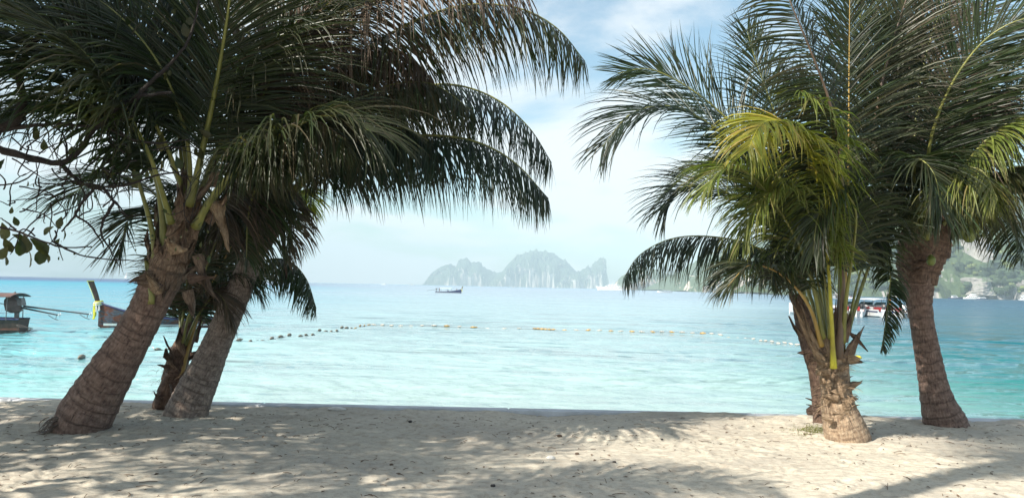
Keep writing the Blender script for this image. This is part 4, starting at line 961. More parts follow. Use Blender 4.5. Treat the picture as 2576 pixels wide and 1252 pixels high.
for x, y, s in [(155, 545, .8), (135, 570, .9), (160, 575, .9), (20, 620, 1.1), (60, 590, 1.3), (75, 600, 1.5), (95, 615, 1.5), (110, 620, 1.3), (70, 625, 1.3), (50, 600, 1.2), (30, 590, 1), (10, 600, 1), (35, 545, .7), (30, 520, .5), (12, 640, .8), (25, 610, .8), (5, 560, 1.2), (70, 455, .4), (88, 458, .4), (395, 540, .5), (410, 525, .4), (530, 640, .6), (528, 600, .4), (507, 608, .4), (508, 560, .35), (320, 445, 1.0), (330, 430, .9), (380, 440, .6), (405, 400, .9), (215, 270, 1.1), (190, 285, 1.0), (240, 290, 1.1), (225, 260, 1.1), (250, 265, 1), (200, 250, 1), (100, 330, .7), (110, 350, .8), (5, 420, 1.2), (12, 400, 1.0), (260, 430, .5), (290, 435, .6), (150, 600, .5), (370, 430, .5), (395, 350, 1.0), (410, 330, 1.1)]:
    put_leaf(x, y, 6.4 + rndt.uniform(-.05, .05), s)
for i in range(46):
    x, y = rndt.choice([(rndt.uniform(130, 390), rndt.uniform(480, 670)), (rndt.uniform(400, 540), rndt.uniform(480, 650))]); put_leaf(x, y, 6.4, rndt.uniform(.12, .3))
for i in range(150):
    x, y = rndt.uniform(-30, 560), rndt.uniform(-40, 420) * rndt.random() ** .3
    put_leaf(x, y, rndt.uniform(6.6, 7.6), rndt.uniform(.5, 1.1))
# the crown above and behind the picture's edge: a loose mass of leaves
def leaf_cloud(name, parent, blobs, n, m, seed, size=.17):
    rnd = random.Random(seed); V = []; Fc = []; TN = []
    for _ in range(n):
        cx_, cy_, cz_, rx, ry, rz = rnd.choice(blobs)
        while True:
            q = Vector((rnd.uniform(-1, 1), rnd.uniform(-1, 1), rnd.uniform(-1, 1)))
            if .35 < q.length < 1: break
        c_ = Vector((cx_ + q.x * rx, cy_ + q.y * ry, cz_ + q.z * rz)) - (parent.location if parent else Vector())
        if mnoise.noise(c_ * .9) < -.12: continue
        M = Euler((rnd.uniform(-.9, .9), rnd.uniform(-.9, .9), rnd.uniform(0, 6.3))).to_matrix(); s = size * rnd.uniform(.6, 1.3); o = len(V)
        for a, b_ in ((0, 0), (.3, .25), (.75, .33), (1, .05), (.75, -.33), (.3, -.25)): V.append(c_ + M @ Vector((a * s, b_ * s, 0)))
        Fc.append(tuple(range(o, o + 6))); tn = (rnd.random() * .3, rnd.random(), 0, 1); TN += [tn] * 6
    o = mesh_obj(name, V, Fc, m, parent); ca = o.data.color_attributes.new('tint', 'FLOAT_COLOR', 'POINT'); ca.data.foreach_set('color', np.array(TN, dtype=np.float32).ravel())
    tag(o, kind='stuff'); return o
leaf_cloud('crown', tr, [(-7.2, 4.8, 5.6, 2.0, 2.0, 1.3), (-5.6, 5.8, 5.6, 1.8, 1.5, 1.1), (-4.9, 6.3, 5.1, 1.4, 1.0, .7), (-8.6, 3.6, 5.2, 1.8, 2.0, 1.4), (-9.0, 5.4, 5.6, 2.2, 2.2, 1.8), (-8.5, 6.0, 3.9, 1.6, 1.8, 1.2), (-10.5, 5.0, 4.4, 2, 2.4, 1.6)], 19000, ALM, 71)

# ================================================================== people helper (one continuous skinned body)
def person(name, loc, yaw, pose, cloth, label, skin=(.35, .2, .13), group=None, scale=1.0):
    t_ = empty(name, loc, label, 'person', group, yaw)
    J = {'pelvis': (0, 0, .95), 'chest': (0, 0, 1.35), 'neck': (0, 0, 1.5), 'head': (0, 0, 1.62), 'top': (0, 0, 1.74)}
    if pose == 'stand':
        J.update({'kl': (.02, .11, .5), 'fl': (0, .12, .06), 'tl': (.16, .13, .03), 'kr': (.02, -.11, .5), 'fr': (0, -.12, .06), 'tr': (.16, -.13, .03),
                  'sl': (0, .19, 1.42), 'el': (.03, .27, 1.14), 'hl': (.2, .24, .95), 'sr': (0, -.19, 1.42), 'er': (.12, -.26, 1.18), 'hr': (.34, -.2, 1.2)})
    else:
        for k in list(J): x, y, z = J[k]; J[k] = (x, y, z - .5)
        J.update({'kl': (.42, .13, .47), 'fl': (.42, .13, .06), 'tl': (.56, .13, .03), 'kr': (.42, -.13, .47), 'fr': (.42, -.13, .06), 'tr': (.56, -.13, .03),
                  'sl': (0, .19, .92), 'el': (.08, .25, .66), 'hl': (.32, .16, .58), 'sr': (0, -.19, .92), 'er': (.08, -.25, .66), 'hr': (.32, -.16, .58)})
    E = [('pelvis', 'chest'), ('chest', 'neck'), ('neck', 'head'), ('head', 'top'), ('pelvis', 'kl'), ('kl', 'fl'), ('fl', 'tl'), ('pelvis', 'kr'), ('kr', 'fr'), ('fr', 'tr'),
         ('chest', 'sl'), ('sl', 'el'), ('el', 'hl'), ('chest', 'sr'), ('sr', 'er'), ('er', 'hr')]
    rad = {'pelvis': .15, 'chest': .16, 'neck': .06, 'head': .10, 'top': .075, 'kl': .065, 'fl': .045, 'tl': .035, 'kr': .065, 'fr': .045, 'tr': .035, 'sl': .065, 'el': .045, 'hl': .035, 'sr': .065, 'er': .045, 'hr': .035}
    ks = list(J); me_ = bpy.data.meshes.new('body'); me_.from_pydata([J[k] for k in ks], [(ks.index(a), ks.index(b_)) for a, b_ in E], [])
    o = bpy.data.objects.new('body', me_); link(o, t_); o.scale = (scale,) * 3
    mo = o.modifiers.new('skin', 'SKIN'); sk = me_.skin_vertices[0].data
    for i, k in enumerate(ks): sk[i].radius = (rad[k], rad[k]); sk[i].use_root = (k == 'pelvis')
    s2 = o.modifiers.new('sub', 'SUBSURF'); s2.levels = s2.render_levels = 1
    me_.materials.append(plain('skin', skin, .6, 0, .1, 10, 0))
    dz = -.5 if pose != 'stand' else 0
    mb = MB(); rings = []
    for z, rx, ry in ((.86, .15, .19), (1.0, .16, .18), (1.2, .165, .2), (1.38, .16, .23), (1.47, .09, .12)):
        rings.append([Vector((math.cos(a) * rx, math.sin(a) * ry, z + dz)) * scale for a in [2 * math.pi * k / 14 for k in range(14)]])
    mb.loft(rings); mb.build('shirt', cloth, t_, True)
    mb = MB(); mb.blob(Vector((-.02, 0, 1.69 + dz)) * scale, .105 * scale, 10, 6, (1, .92, .75)); mb.build('hair', plain('hair_black', (.02, .015, .012), .6, 0, .1, 10, 0), t_, True)
    return t_

# ================================================================== longtail boats
WOODD = plain('dark_boat_wood', (.075, .042, .032), .55, 0, .45, 5, .3)
WOODR = plain('red_brown_boat_wood', (.15, .058, .038), .5, 0, .4, 4, .3)
NAVY = plain('dark_blue_paint', (.03, .04, .12), .45, 0, .3, 6)
PALEW = plain('pale_paint', (.62, .66, .64), .5, 0, .15, 5)
WHITE = plain('white_paint', (.66, .68, .70), .35, 0, .06, 5, 0)
YEL = plain('yellow_cloth', (.62, .60, .06), .7, 0, .25, 12, .4)
CLOTHW = plain('white_cloth', (.72, .70, .66), .8, 0, .15, 12, .4)
METAL = plain('engine_metal', (.16, .15, .15), .4, .7, .4, 10, .2)
BLACK = plain('black_rubber', (.02, .02, .022), .6, 0, .2, 10)
TARP = plain('brown_tarpaulin', (.14, .08, .07), .75, 0, .35, 3, .6)
ROPE = plain('dark_wet_rope', (.05, .045, .045), .9, 0, .3, 40)
mh, t, b, o_ = mat('painted_boat_hull')
tcn = t.n.new('ShaderNodeTexCoord'); ob = tcn.outputs['Object']
n1 = t.noise(t.mapping(ob, (.9, 1, 2.6)), 1.6, 5, .6, .8)
c = t.ramp(n1, [(.40, (.065, .028, .022)), (.47, (.14, .045, .022)), (.52, (.075, .03, .024)), (.58, (.06, .10, .14)), (.64, (.065, .028, .022))], 'LINEAR')
t.link(c, b.inputs['Base Color']); b.inputs['Roughness'].default_value = .45

def boat_hull(L, B, bowh, sternh, n=26, keel=-.35, sheer=1.0, bow_pow=2.2):
    """sections of an open wooden hull, bow towards +x, waterline at z=0"""
    secs = []
    for i in range(n):
        t_ = i / (n - 1); x = -L / 2 + L * t_
        bm_ = B / 2 * prof(t_, [(0, .55), (.25, .9), (.5, 1), (.75, .78), (.9, .42), (1, .05)])
        gh = sternh + (bowh - sternh) * max(0, (t_ - .25) / .75) ** bow_pow
        kz = keel + (.0 if t_ < .8 else (gh - keel) * .25 * ((t_ - .8) / .2) ** 2.5)
        s_ = []
        for a in (-1, -.93, -.72, -.35, 0, .35, .72, .93, 1):
            if a == 0: s_.append(Vector((x, 0, kz)))
            else:
                k = abs(a); y = bm_ * math.copysign(k ** .8, a); z = kz + (gh - kz) * ((k - 0.0) ** 2.1)
                s_.append(Vector((x - (.0 if t_ < .9 else 0), y, z)))
        secs.append(s_)
    return secs
def longtail(loc, yaw, L, B, bowh, label, hullm, stripe, canopy=True, post=1.0, engine=True, roof=WHITE, sternh=.45, posty=True, tails=1, group='longtail boats', decor=True, cx0=-.30):
    r = empty('longtail_boat', loc, label, 'boat', group, yaw)
    secs = boat_hull(L, B, bowh, sternh)
    mb = MB(); mb.loft(secs, False, False)
    inner = [[Vector((p.x, p.y * .93, max(p.z + .04, -.12 + .0))) for p in s] for s in secs]
    for i in range(len(inner)):
        for k in (0, 8): inner[i][k].z = secs[i][k].z
    off = len(mb.v); mb.loft([list(reversed(s)) for s in inner], False, False)
    n = 9
    for i in range(len(secs) - 1):
        for k, k2 in ((0, n - 1), (n - 1, 0)):
            a = i * n + k; b_ = off + i * n + k2; mb.f.append((a, a + n, b_ + n, b_) if k == 0 else (b_, b_ + n, a + n, a)); mb.mi.append(0)
    mb.f.append(tuple(range(n))); mb.mi.append(0)
    mb.build('hull', hullm, r, False)
    for s_ in (0, 8):   # rubbing strakes and gunwales
        mb = MB(); mb.tube([q[s_] + Vector((0, 0, .015)) for q in secs], .045, 6); mb.build('gunwale', NAVY, r)
    mb = MB()
    for sgn in (1, -1):
        ring = []
        for s in secs[:-1]:
            y = None
            for k in range(4, 8):
                a, b_ = s[k], s[k + 1]
                if a.z <= .17 <= b_.z: f = (.17 - a.z) / (b_.z - a.z); y = a.y + (b_.y - a.y) * f; break
            if y is None: continue
            ring.append([Vector((s[0].x, sgn * (y + .015), .23)), Vector((s[0].x, sgn * (y - .01), .10))])
        if len(ring) > 2: mb.loft(ring, False, False)
    mb.build('waterline_stripe', stripe, r)
    # prow post
    tip = (secs[-1][0] + secs[-1][8]) / 2
    mb = MB()
    pts = catmull([tip + Vector((-.10, 0, -.55)), tip + Vector((.03, 0, -.1)), tip + Vector((.14 * post, 0, .35 * post)), tip + Vector((.38 * post, 0, 1.0 * post))], 8)[0]
    rings = []
    for i, q in enumerate(pts):
        hw = .055 + .015 * i / 7; hl = .10 + .05 * i / 7
        rings.append([q + Vector((hl * a, hw * c2, 0)) for a, c2 in ((1, -.4), (1, .4), (.3, 1), (-1, .8), (-1, -.8), (.3, -1))])
    mb.loft(rings); mb.build('prow_post', WOODD, r)
    if posty:
        mb = MB()
        mb.loft([[q + Vector((.115 + .05 * i / 7, .05, 0)), q + Vector((.115 + .05 * i / 7, -.05, 0)), q + Vector((.135 + .055 * i / 7, -.03, 0)), q + Vector((.135 + .055 * i / 7, .03, 0))] for i, q in enumerate(pts[3:], 3)])
        q = pts[-1]; mb.box(q + Vector((.02, 0, .02)), (.36, .20, .035)); mb.build('post_trim', YEL, r)
    if decor:
        c_ = tip + Vector((.02, 0, .0))
        for k, (m_, dz, rr) in enumerate([(YEL, .06, .17), (CLOTHW, .0, .19), (YEL, -.06, .20), (CLOTHW, -.12, .20)]):
            mb = MB(); pts2 = [c_ + Vector((math.cos(a) * rr * 1.15, math.sin(a) * rr * .75, dz - .03 * math.cos(a))) for a in [2 * math.pi * q / 16 for q in range(17)]]
            mb.tube(pts2, .035, 6, False); mb.build('garland', m_, r, True)
        for k, (m_, dx, dy, ln) in enumerate([(YEL, .12, .10, .82), (CLOTHW, .05, .14, .45), (YEL, .16, .0, .86), (YEL, .08, -.1, .7), (CLOTHW, -.08, .16, .4)]):
            mb = MB(); q = c_ + Vector((dx, dy, -.05))
            rings = []
            for j in range(8):
                w_ = .045 + .01 * math.sin(j * 1.7 + k); p = q + Vector((.05 + .012 * math.sin(j), .01 * math.cos(j * 1.3), -ln * j / 7))
                rings.append([p + Vector((w_, 0, 0)), p + Vector((0, .022, 0)), p + Vector((-w_, 0, 0)), p + Vector((0, -.022, 0))])
            mb.loft(rings); mb.build('scarf', m_, r)
    for k in range(4):
        x = -L * .28 + k * L * .17; mb = MB(); wb = B * .40; mb.box((x, 0, sternh - .12), (.28, wb * 2 * .93, .04)); mb.build('bench', WOODD, r)
    if canopy:
        x0, x1 = L * cx0, L * (cx0 + .42); h = 1.55 if cx0 > -.4 else 1.72
        for x in (x0 + .1, (x0 + x1) / 2, x1 - .1):
            for s_ in (-1, 1):
                mb = MB(); mb.tube([(x, s_ * B * .40, sternh - .05), (x, s_ * B * .38, h)], .022, 6); mb.build('post', METAL, r)
        mb = MB(); rings = []
        for i in range(7):
            x = x0 - .15 + (x1 - x0 + .3) * i / 6; up_ = [Vector((x, B * .5 * a, h + .16 * (1 - a * a))) for a in np.linspace(-1, 1, 7)]
            rings.append(up_ + [p + Vector((0, 0, -.035)) for p in reversed(up_)])
        mb.loft(rings); mb.build('canopy_roof', roof, r)
    if engine:
        x = -L / 2 + .35
        mb = MB(); mb.box((x, 0, sternh + .30), (.16, .16, .7)); mb.build('engine_post', METAL, r)
        mb = MB()
        mb.box((x, 0, sternh + .85), (.62, .42, .36), None, (.8, .8)); mb.tube([(x + .2, .12, sternh + .9), (x + .2, .12, sternh + 1.2), (x + .05, .12, sternh + 1.3)], .04, 6)
        mb.tube([(x + .3, 0, sternh + .7), (x + .9, .1, sternh + .75)], .02, 6)
        mb.build('engine', METAL, r)
        for k in range(tails):
            yo = -.12 + .24 * k; ln = 3.1 if k == 0 else 1.7
            p0 = Vector((x - .25, yo, sternh + .62 - .06 * k)); p1 = p0 + Vector((-ln, -.05 - .1 * k, -.34))
            mb = MB(); mb.tube([p0, p1], [.045, .028], 8); mb.build('propeller_shaft', BLACK, r)
            mb = MB(); mb.tube(catmull([p1 + Vector((.5, 0, -.0)), p1 + Vector((.25, 0, -.16)), p1 + Vector((.02, 0, -.24))], 8)[0], .016, 5)
            mb.tube([p1 + Vector((.12, 0, 0)), p1 + Vector((.14, 0, -.2))], .014, 5); mb.build('skeg', METAL, r)
            mb = MB(); mb.tube([p1 + Vector((.03, 0, 0)), p1 + Vector((-.07, 0, 0))], .035, 8)
            for q in range(3):
                a = 2 * math.pi * q / 3 + .5; mb.box(p1 + Vector((-.03, math.cos(a) * .09, math.sin(a) * .09)), (.02, .075, .15), Euler((a - math.pi / 2, 0, .5)))
            mb.build('propeller', WHITE, r)
    return r
b2 = P(355, 822, 43.0)
longtail((-19.75, 43.9, WATER_Z), R(180 + 30), 6.2, 1.8, 1.35, 'dark longtail boat with yellow scarves on its prow, behind the thick leaning trunk', mh, PALEW, True, 1.15, False, WOODD)
b1 = P(8, 838, 36.8)
lt1 = longtail((b1.x - 4.0, 37.4, WATER_Z), R(180 + 4), 8.8, 1.8, 1.3, 'dark longtail boat at the left edge with covered stern engine and two long propeller shafts', WOODD, WOODR, True, 1.0, True, TARP, .62, True, 2, decor=False, cx0=-.46)
# its bow points away to the left: the stern is at the right
mb = MB(); rr_ = random.Random(4); rings = []
for i, (z, rx, ry) in enumerate([(1.02, .20, .2), (1.12, .34, .33), (1.38, .38, .36), (1.62, .34, .34), (1.80, .24, .26), (1.90, .10, .12)]):
    rings.append([Vector((-8.8 / 2 + .45 + .10 * i * .4 + math.cos(a) * rx * 1.05 * rr_.uniform(.72, 1.15), math.sin(a) * ry * rr_.uniform(.8, 1.15), z - .1)) for a in [2 * math.pi * k / 11 for k in range(11)]])
mb.loft(rings); mb.build('engine_cover', TARP, lt1)
mb = MB(); mb.tube([(-2.6, 0, 1.7), (-2.6, 0, 2.2)], .02, 5); mb.build('mast', METAL, lt1)
mb = MB()
for k in range(3):
    rr_ = random.Random(k); q0 = Vector((b1.x + .55, 36.9, WATER_Z + .18))
    mb.tube(catmull([q0 + Vector((0, 0, .2)), q0 + Vector((.25, -.1, .22 - .06 * k)), q0 + Vector((.62 + .1 * k, -.1, .08)), q0 + Vector((.5, -.05, -.12)), q0 + Vector((.15, 0, -.16)), q0 + Vector((.05, 0, .05))], 20)[0], .02, 5)
o = mb.build('mooring_rope', ROPE, None, True); tag(o, 'dark looped mooring rope trailing in the water behind the stern at the left edge', 'rope')
# far running longtail
b3 = P(1128, 736.5, 270)
lt3 = longtail((b3.x, 270, WATER_Z), R(-6), 9.2, 1.7, 1.35, 'longtail boat under way with passengers in front of the far islands', NAVY, PALEW, True, 1.0, True, plain('pale_blue_canvas', (.55, .72, .80), .7))
BLU = plain('blue_cloth', (.04, .10, .35), .8, 0, .2, 5); DRK = plain('dark_cloth', (.06, .06, .09), .8, 0, .2, 5); ORG = plain('orange_vest', (.75, .30, .05), .7, 0, .2, 5)
person('person', (b3.x - 3.2, 270, WATER_Z + .02), 0, 'stand', DRK, 'person in dark clothes standing at the stern of the running longtail boat')
person('person', (b3.x - .2, 270.1, WATER_Z + .1), 0, 'sit', BLU, 'person in blue sitting under the canopy of the running longtail boat')
person('person', (b3.x + 2.9, 270, WATER_Z + .32), 0, 'sit', DRK, 'person in dark clothes sitting at the bow of the running longtail boat')

# ================================================================== motor boats
GLASS = plain('dark_tinted_glass', (.03, .05, .06), .1, 0, .2, 3, 0)
TEALG = plain('tinted_windscreen', (.10, .22, .22), .1, 0, .2, 3, 0)
RED = plain('red_paint', (.35, .03, .03), .4, 0, .2, 3, 0)
BLUEP = plain('blue_paint', (.04, .10, .35), .4, 0, .2, 3, 0)
def speedboat(loc, yaw, L, B, label, stripe=NAVY, engines=3, canopy=True, group='white motor boats', name='speedboat', engine_m=METAL, detail=True):
    r = empty(name, loc, label, 'boat', group, yaw)
    n = 16; secs = []
    for i in range(n):
        t_ = i / (n - 1); x = -L / 2 + L * t_ + (.35 if i == n - 1 else 0)
        hb = B / 2 * prof(t_, [(0, .95), (.5, 1), (.75, .85), (.9, .5), (1, .06)]); sh = .85 + .45 * t_ ** 2
        ch = hb * .82; cz = .12 + .55 * max(0, t_ - .6) ** 1.5; kz = -.3 + 1.1 * max(0, t_ - .7) ** 1.6
        secs.append([Vector((x, -hb, sh)), Vector((x, -ch, cz)), Vector((x, 0, kz)), Vector((x, ch, cz)), Vector((x, hb, sh)), Vector((x, hb * .86, sh + .03)), Vector((x, hb * .82, sh - .25 if t_ < .66 else sh + .10)), Vector((x, 0, sh - .30 if t_ < .66 else sh + .16)), Vector((x, -hb * .82, sh - .25 if t_ < .66 else sh + .10)), Vector((x, -hb * .86, sh + .03))])
    mb = MB(); mb.loft(secs); mb.build('hull', WHITE, r)
    for s_ in (1, -1):
        mb = MB(); rings = []
        for q in secs[:-1]:
            a = q[4 if s_ > 0 else 0]; c_ = q[3 if s_ > 0 else 1]
            rings.append([a.lerp(c_, .18) + Vector((0, s_ * .02, 0)), a.lerp(c_, .40) + Vector((0, s_ * .02, 0))])
        mb.loft(rings, False, False); mb.build('side_stripe', stripe, r)
    mb = MB(); rings = []
    for x, z, y in ((L * .18, 1.15, .70), (L * .10, 1.75, .60)):
        rings.append([Vector((x - .35, -B / 2 * y - .05, z)), Vector((x + .15, -B / 2 * y * .6, z)), Vector((x + .28, 0, z)), Vector((x + .15, B / 2 * y * .6, z)), Vector((x - .35, B / 2 * y + .05, z))])
    mb.loft(rings, False, False); wsn = mb.build('windscreen', TEALG, r); so = wsn.modifiers.new('thickness', 'SOLIDIFY'); so.thickness = .03
    mb = MB(); mb.box((L * .02, 0, 1.05), (.7, B * .6, .7)); mb.build('console', WHITE, r)
    for k in range(3):
        mb = MB(); mb.box((-L * .12 - k * L * .10, 0, .80), (.42, B * .78, .18)); mb.box((-L * .12 - k * L * .10 - .2, 0, 1.02), (.08, B * .78, .32)); mb.build('seat', RED if k % 2 == 0 else WHITE, r)
    if canopy:
        mb = MB(); rings = []
        for i in range(6):
            x = -L * .42 + L * .58 * i / 5; up_ = [Vector((x, B * .46 * a, 2.12 + .12 * (1 - a * a) - .05 * abs(i - 2.5) ** 1.5 * .3)) for a in np.linspace(-1, 1, 7)]
            rings.append(up_ + [p + Vector((0, 0, -.06)) for p in reversed(up_)])
        mb.loft(rings); mb.build('canopy_roof', WHITE, r)
        for x in (-L * .38, -L * .12, L * .13):
            for s_ in (-1, 1): mb = MB(); mb.tube([(x, s_ * B * .44, .85), (x, s_ * B * .42, 2.12)], .03, 6); mb.build('post', METAL, r)
    for k in range(engines):
        y = (k - (engines - 1) / 2) * .62; x = -L / 2 - .30
        g = None
        mb = MB(); rings = []
        for z, lx, ly, dx in ((.95, .20, .14, 0), (1.05, .30, .20, -.02), (1.35, .32, .21, -.05), (1.52, .22, .16, -.02), (1.56, .10, .08, .02)):
            rings.append([Vector((x + dx + lx * math.cos(a), y + ly * math.sin(a), z)) for a in [2 * math.pi * q / 10 for q in range(10)]])
        mb.loft(rings); g = mb.build('outboard_motor', engine_m, r, True)
        mb = MB(); mb.box((x - .02, y, .45), (.22, .12, 1.1), None, (1, 1)); mb.box((x + .16, y, .80), (.25, .26, .30)); mb.box((x - .06, y, -.12), (.42, .06, .05)); mb.build('motor_leg', METAL if engine_m is WHITE else WHITE, g)
    return r
def at(px, py, dz=0):
    """the water point seen at a place in the picture"""
    d = P(px, py, 1) - EYE; k = (WATER_Z - EYE.z) / d.z; return EYE + d * k
q = P(2072, 785, 97); speedboat((q.x, 99, WATER_Z), R(200), 8.0, 2.5, 'white speedboat seen side on with dark stripe, leftmost of the moored cluster', NAVY, 2, False)
SB2 = P(2150, 790, 94); speedboat((SB2.x, 96.0, WATER_Z), R(80), 7.4, 2.6, 'white speedboat with black outboards and teal windscreen, second from the left in the moored cluster', RED, 3, True, engine_m=BLACK)
SB3 = P(2203, 790, 94); speedboat((SB3.x, 95.8, WATER_Z), R(97), 7.4, 2.6, 'white speedboat with grey outboards and dark stripe, third from left in the cluster', NAVY, 3, True, engine_m=METAL)
SB4 = P(2248, 794, 92); speedboat((SB4.x, 94.5, WATER_Z), R(100), 7.5, 2.2, 'white open speedboat with white outboards at the right end of the moored cluster', BLUEP, 2, False, engine_m=WHITE)
person('person', (SB4.x - .1, 92.8, WATER_Z + .62), R(-60), 'stand', ORG, 'person in an orange and yellow vest standing in the rightmost moored speedboat')
for x, Y, yaw, L_, lab in [(2098, 420, 170, 9, 'small white boat moored behind the speedboats, left one of two'), (2128, 430, 190, 8, 'small white boat moored behind the speedboats, right one of two'),
        (1672, 720, 175, 13, 'small white motor boat under the hanging fronds near the headland'), (1822, 900, 20, 12, 'small white motor boat close to the pale cliff'), (1884, 930, 10, 10, 'tiny white boat right of the one near the pale cliff')]:
    speedboat((P(x, 740, Y).x, Y, WATER_Z), R(yaw), L_, L_ * .3, lab, NAVY, 1, L_ > 8)

def cabin_boat(loc, yaw, L, B, label, tiers, bowrise, name='motor_yacht', mast=True, canopy_m=WHITE, hullm=WHITE, group=None, cat='boat', hullh=.10):
    r = empty(name, loc, label, cat, group, yaw); n = 18; secs = []
    hh = L * hullh
    for i in range(n):
        t_ = i / (n - 1); x = -L / 2 + L * .95 * t_; hb = B / 2 * prof(t_, [(0, .88), (.4, 1), (.7, .86), (.9, .45), (1, .04)]); sh = hh * (.75 + bowrise * t_ ** 2.2)
        rake = L * .06 * t_ ** 6
        secs.append([Vector((x + rake, -hb, sh)), Vector((x, -hb * .85, 0)), Vector((x - rake * .5, 0, -hh * .25)), Vector((x, hb * .85, 0)), Vector((x + rake, hb, sh)), Vector((x + rake, 0, sh + .02))])
    mb = MB(); mb.loft(secs); mb.build('hull', hullm, r)
    mb = MB()
    for s_ in (1, -1):
        mb.loft([[q[4 if s_ > 0 else 0].lerp(q[3 if s_ > 0 else 1], .92) + Vector((0, s_ * .03, 0)), q[4 if s_ > 0 else 0].lerp(q[3 if s_ > 0 else 1], .99) + Vector((0, s_ * .03, 0))] for q in secs[:-1]], False, False)
    mb.build('waterline_stripe', NAVY, r)
    z = hh * .8
    for k, (x0, x1, h, wf) in enumerate(tiers):
        X0, X1 = L * x0, L * x1; hb = B / 2 * wf; sl = h * L * 1.1
        mb = MB(); Hh = h * L
        mb.loft([[Vector((X0, -hb, z)), Vector((X1, -hb * .6, z)), Vector((X1, hb * .6, z)), Vector((X0, hb, z))], [Vector((X0 + sl * .2, -hb * .95, z + Hh)), Vector((X1 - sl, -hb * .5, z + Hh)), Vector((X1 - sl, hb * .5, z + Hh)), Vector((X0 + sl * .2, hb * .95, z + Hh))]])
        dk = mb.build('deck_house', WHITE, r)
        m_ = 5
        for s_ in (1, -1):
            for w_ in range(m_):
                a = X0 + (X1 - sl - X0) * (w_ + .15) / m_; b_ = X0 + (X1 - sl - X0) * (w_ + .9) / m_
                fa = (a - X0) / (X1 - X0); fb = (b_ - X0) / (X1 - X0)
                ya = hb * lerp(1, .6, fa) * .985 + .06; yb = hb * lerp(1, .6, fb) * .985 + .06
                mb = MB(); mb.loft([[Vector((a, s_ * ya, z + Hh * .38)), Vector((b_, s_ * yb, z + Hh * .38)), Vector((b_, s_ * (yb - .1), z + Hh * .38)), Vector((a, s_ * (ya - .1), z + Hh * .38))], [Vector((a, s_ * (ya - .02), z + Hh * .74)), Vector((b_, s_ * (yb - .02), z + Hh * .74)), Vector((b_, s_ * (yb - .12), z + Hh * .74)), Vector((a, s_ * (ya - .12), z + Hh * .74))]]); mb.build('window', GLASS, dk)
        mb = MB(); mb.loft([[Vector((X0 - L * .05, -hb * 1.03, z + Hh)), Vector((X1 - sl * .9, -hb * .55, z + Hh)), Vector((X1 - sl * .9, hb * .55, z + Hh)), Vector((X0 - L * .05, hb * 1.03, z + Hh))], [Vector((X0 - L * .05, -hb * 1.03, z + Hh + .008 * L)), Vector((X1 - sl * .95, -hb * .55, z + Hh + .008 * L)), Vector((X1 - sl * .95, hb * .55, z + Hh + .008 * L)), Vector((X0 - L * .05, hb * 1.03, z + Hh + .008 * L))]]); mb.build('deck', WHITE, r)
        z += Hh + .008 * L
    if mast:
        X = L * (tiers[-1][0] + tiers[-1][1]) / 2
        mb = MB(); mb.tube([(X, 0, z), (X - L * .01, 0, z + L * .085)], [L * .012, L * .005], 6); mb.box((X, 0, z + L * .03), (L * .03, L * .09, L * .008)); mb.box((X, 0, z + L * .055), (L * .02, L * .06, L * .006)); mb.build('mast', WHITE, r)
        for s_ in (-1, 1): mb = MB(); mb.blob((X - L * .01, s_ * L * .03, z + L * .045), L * .013, 8, 6); mb.build('radar_dome', WHITE, r, True)
    return r
yt = at(1535, 730.3)
k_ = 1150 / yt.y if yt.y > 1150 else 1
yx = P(1534, 729, 1150); cabin_boat((yx.x, 1150, WATER_Z), R(180 - 8), 40, 8, 'large white motor yacht with three decks and radar mast, moored in front of the headland', [(-.42, .30, .050, .86), (-.36, .18, .045, .74), (-.28, .06, .035, .6)], .8)
fx = P(2452, 746, 760); cabin_boat((fx.x - 4, 760, WATER_Z), R(175), 15, 4.5, 'white tour boat with a cabin moored under the wooded hill', [(-.40, .30, .13, .85), (-.3, .1, .11, .7)], .5, 'tour_boat', False)
fx = P(2466, 747, 750); cabin_boat((fx.x + 4, 752, WATER_Z), R(5), 11, 3.6, 'dark hulled tour boat with pale roof beside the white one under the wooded hill', [(-.42, .25, .15, .9)], .5, 'tour_boat', False, hullm=NAVY)
fx = P(2572, 749, 700); cabin_boat((fx.x, 700, WATER_Z), R(90), 12, 4.5, 'white boat cut by the right edge of the picture near the shore', [(-.3, .2, .2, .8), (-.25, .1, .15, .6)], .4, 'tour_boat', False)
fx = P(362, 705, 620); cabin_boat((fx.x, 620, WATER_Z), R(10), 12, 3.6, 'small white boat half hidden by the ragged bark of the thick leaning trunk', [(-.3, .1, .12, .8)], .6, 'tour_boat', False)
fx = P(966, 714, 1800); cabin_boat((fx.x, 1800, WATER_Z), R(170), 14, 4, 'tiny boat on the horizon left of the islands', [(-.3, .1, .18, .8)], .6, 'tour_boat', True)
fx = P(1038, 715, 2200); cabin_boat((fx.x, 2200, WATER_Z), R(0), 18, 5, 'tiny pale boat on the horizon just left of the first island', [(-.3, .1, .15, .8)], .6, 'tour_boat', True)
for px, Y, lab in [(1213, 2300, 'tiny boat under the left humped island'), (1292, 2400, 'tiny boat under the left cliff of the tallest island'), (1395, 2300, 'tiny boat under the right cliff of the tallest island'), (1946, 1000, 'tiny boat right of the boats near the pale cliff'), (2405, 740, 'low dark boat just right of the tall dark trunk')]:
    fx = P(px, 725, Y); cabin_boat((fx.x, Y, WATER_Z), R(5), 14, 4, lab, [(-.3, .15, .15, .8)], .6, 'tour_boat', False, hullm=NAVY if px == 2405 else WHITE)
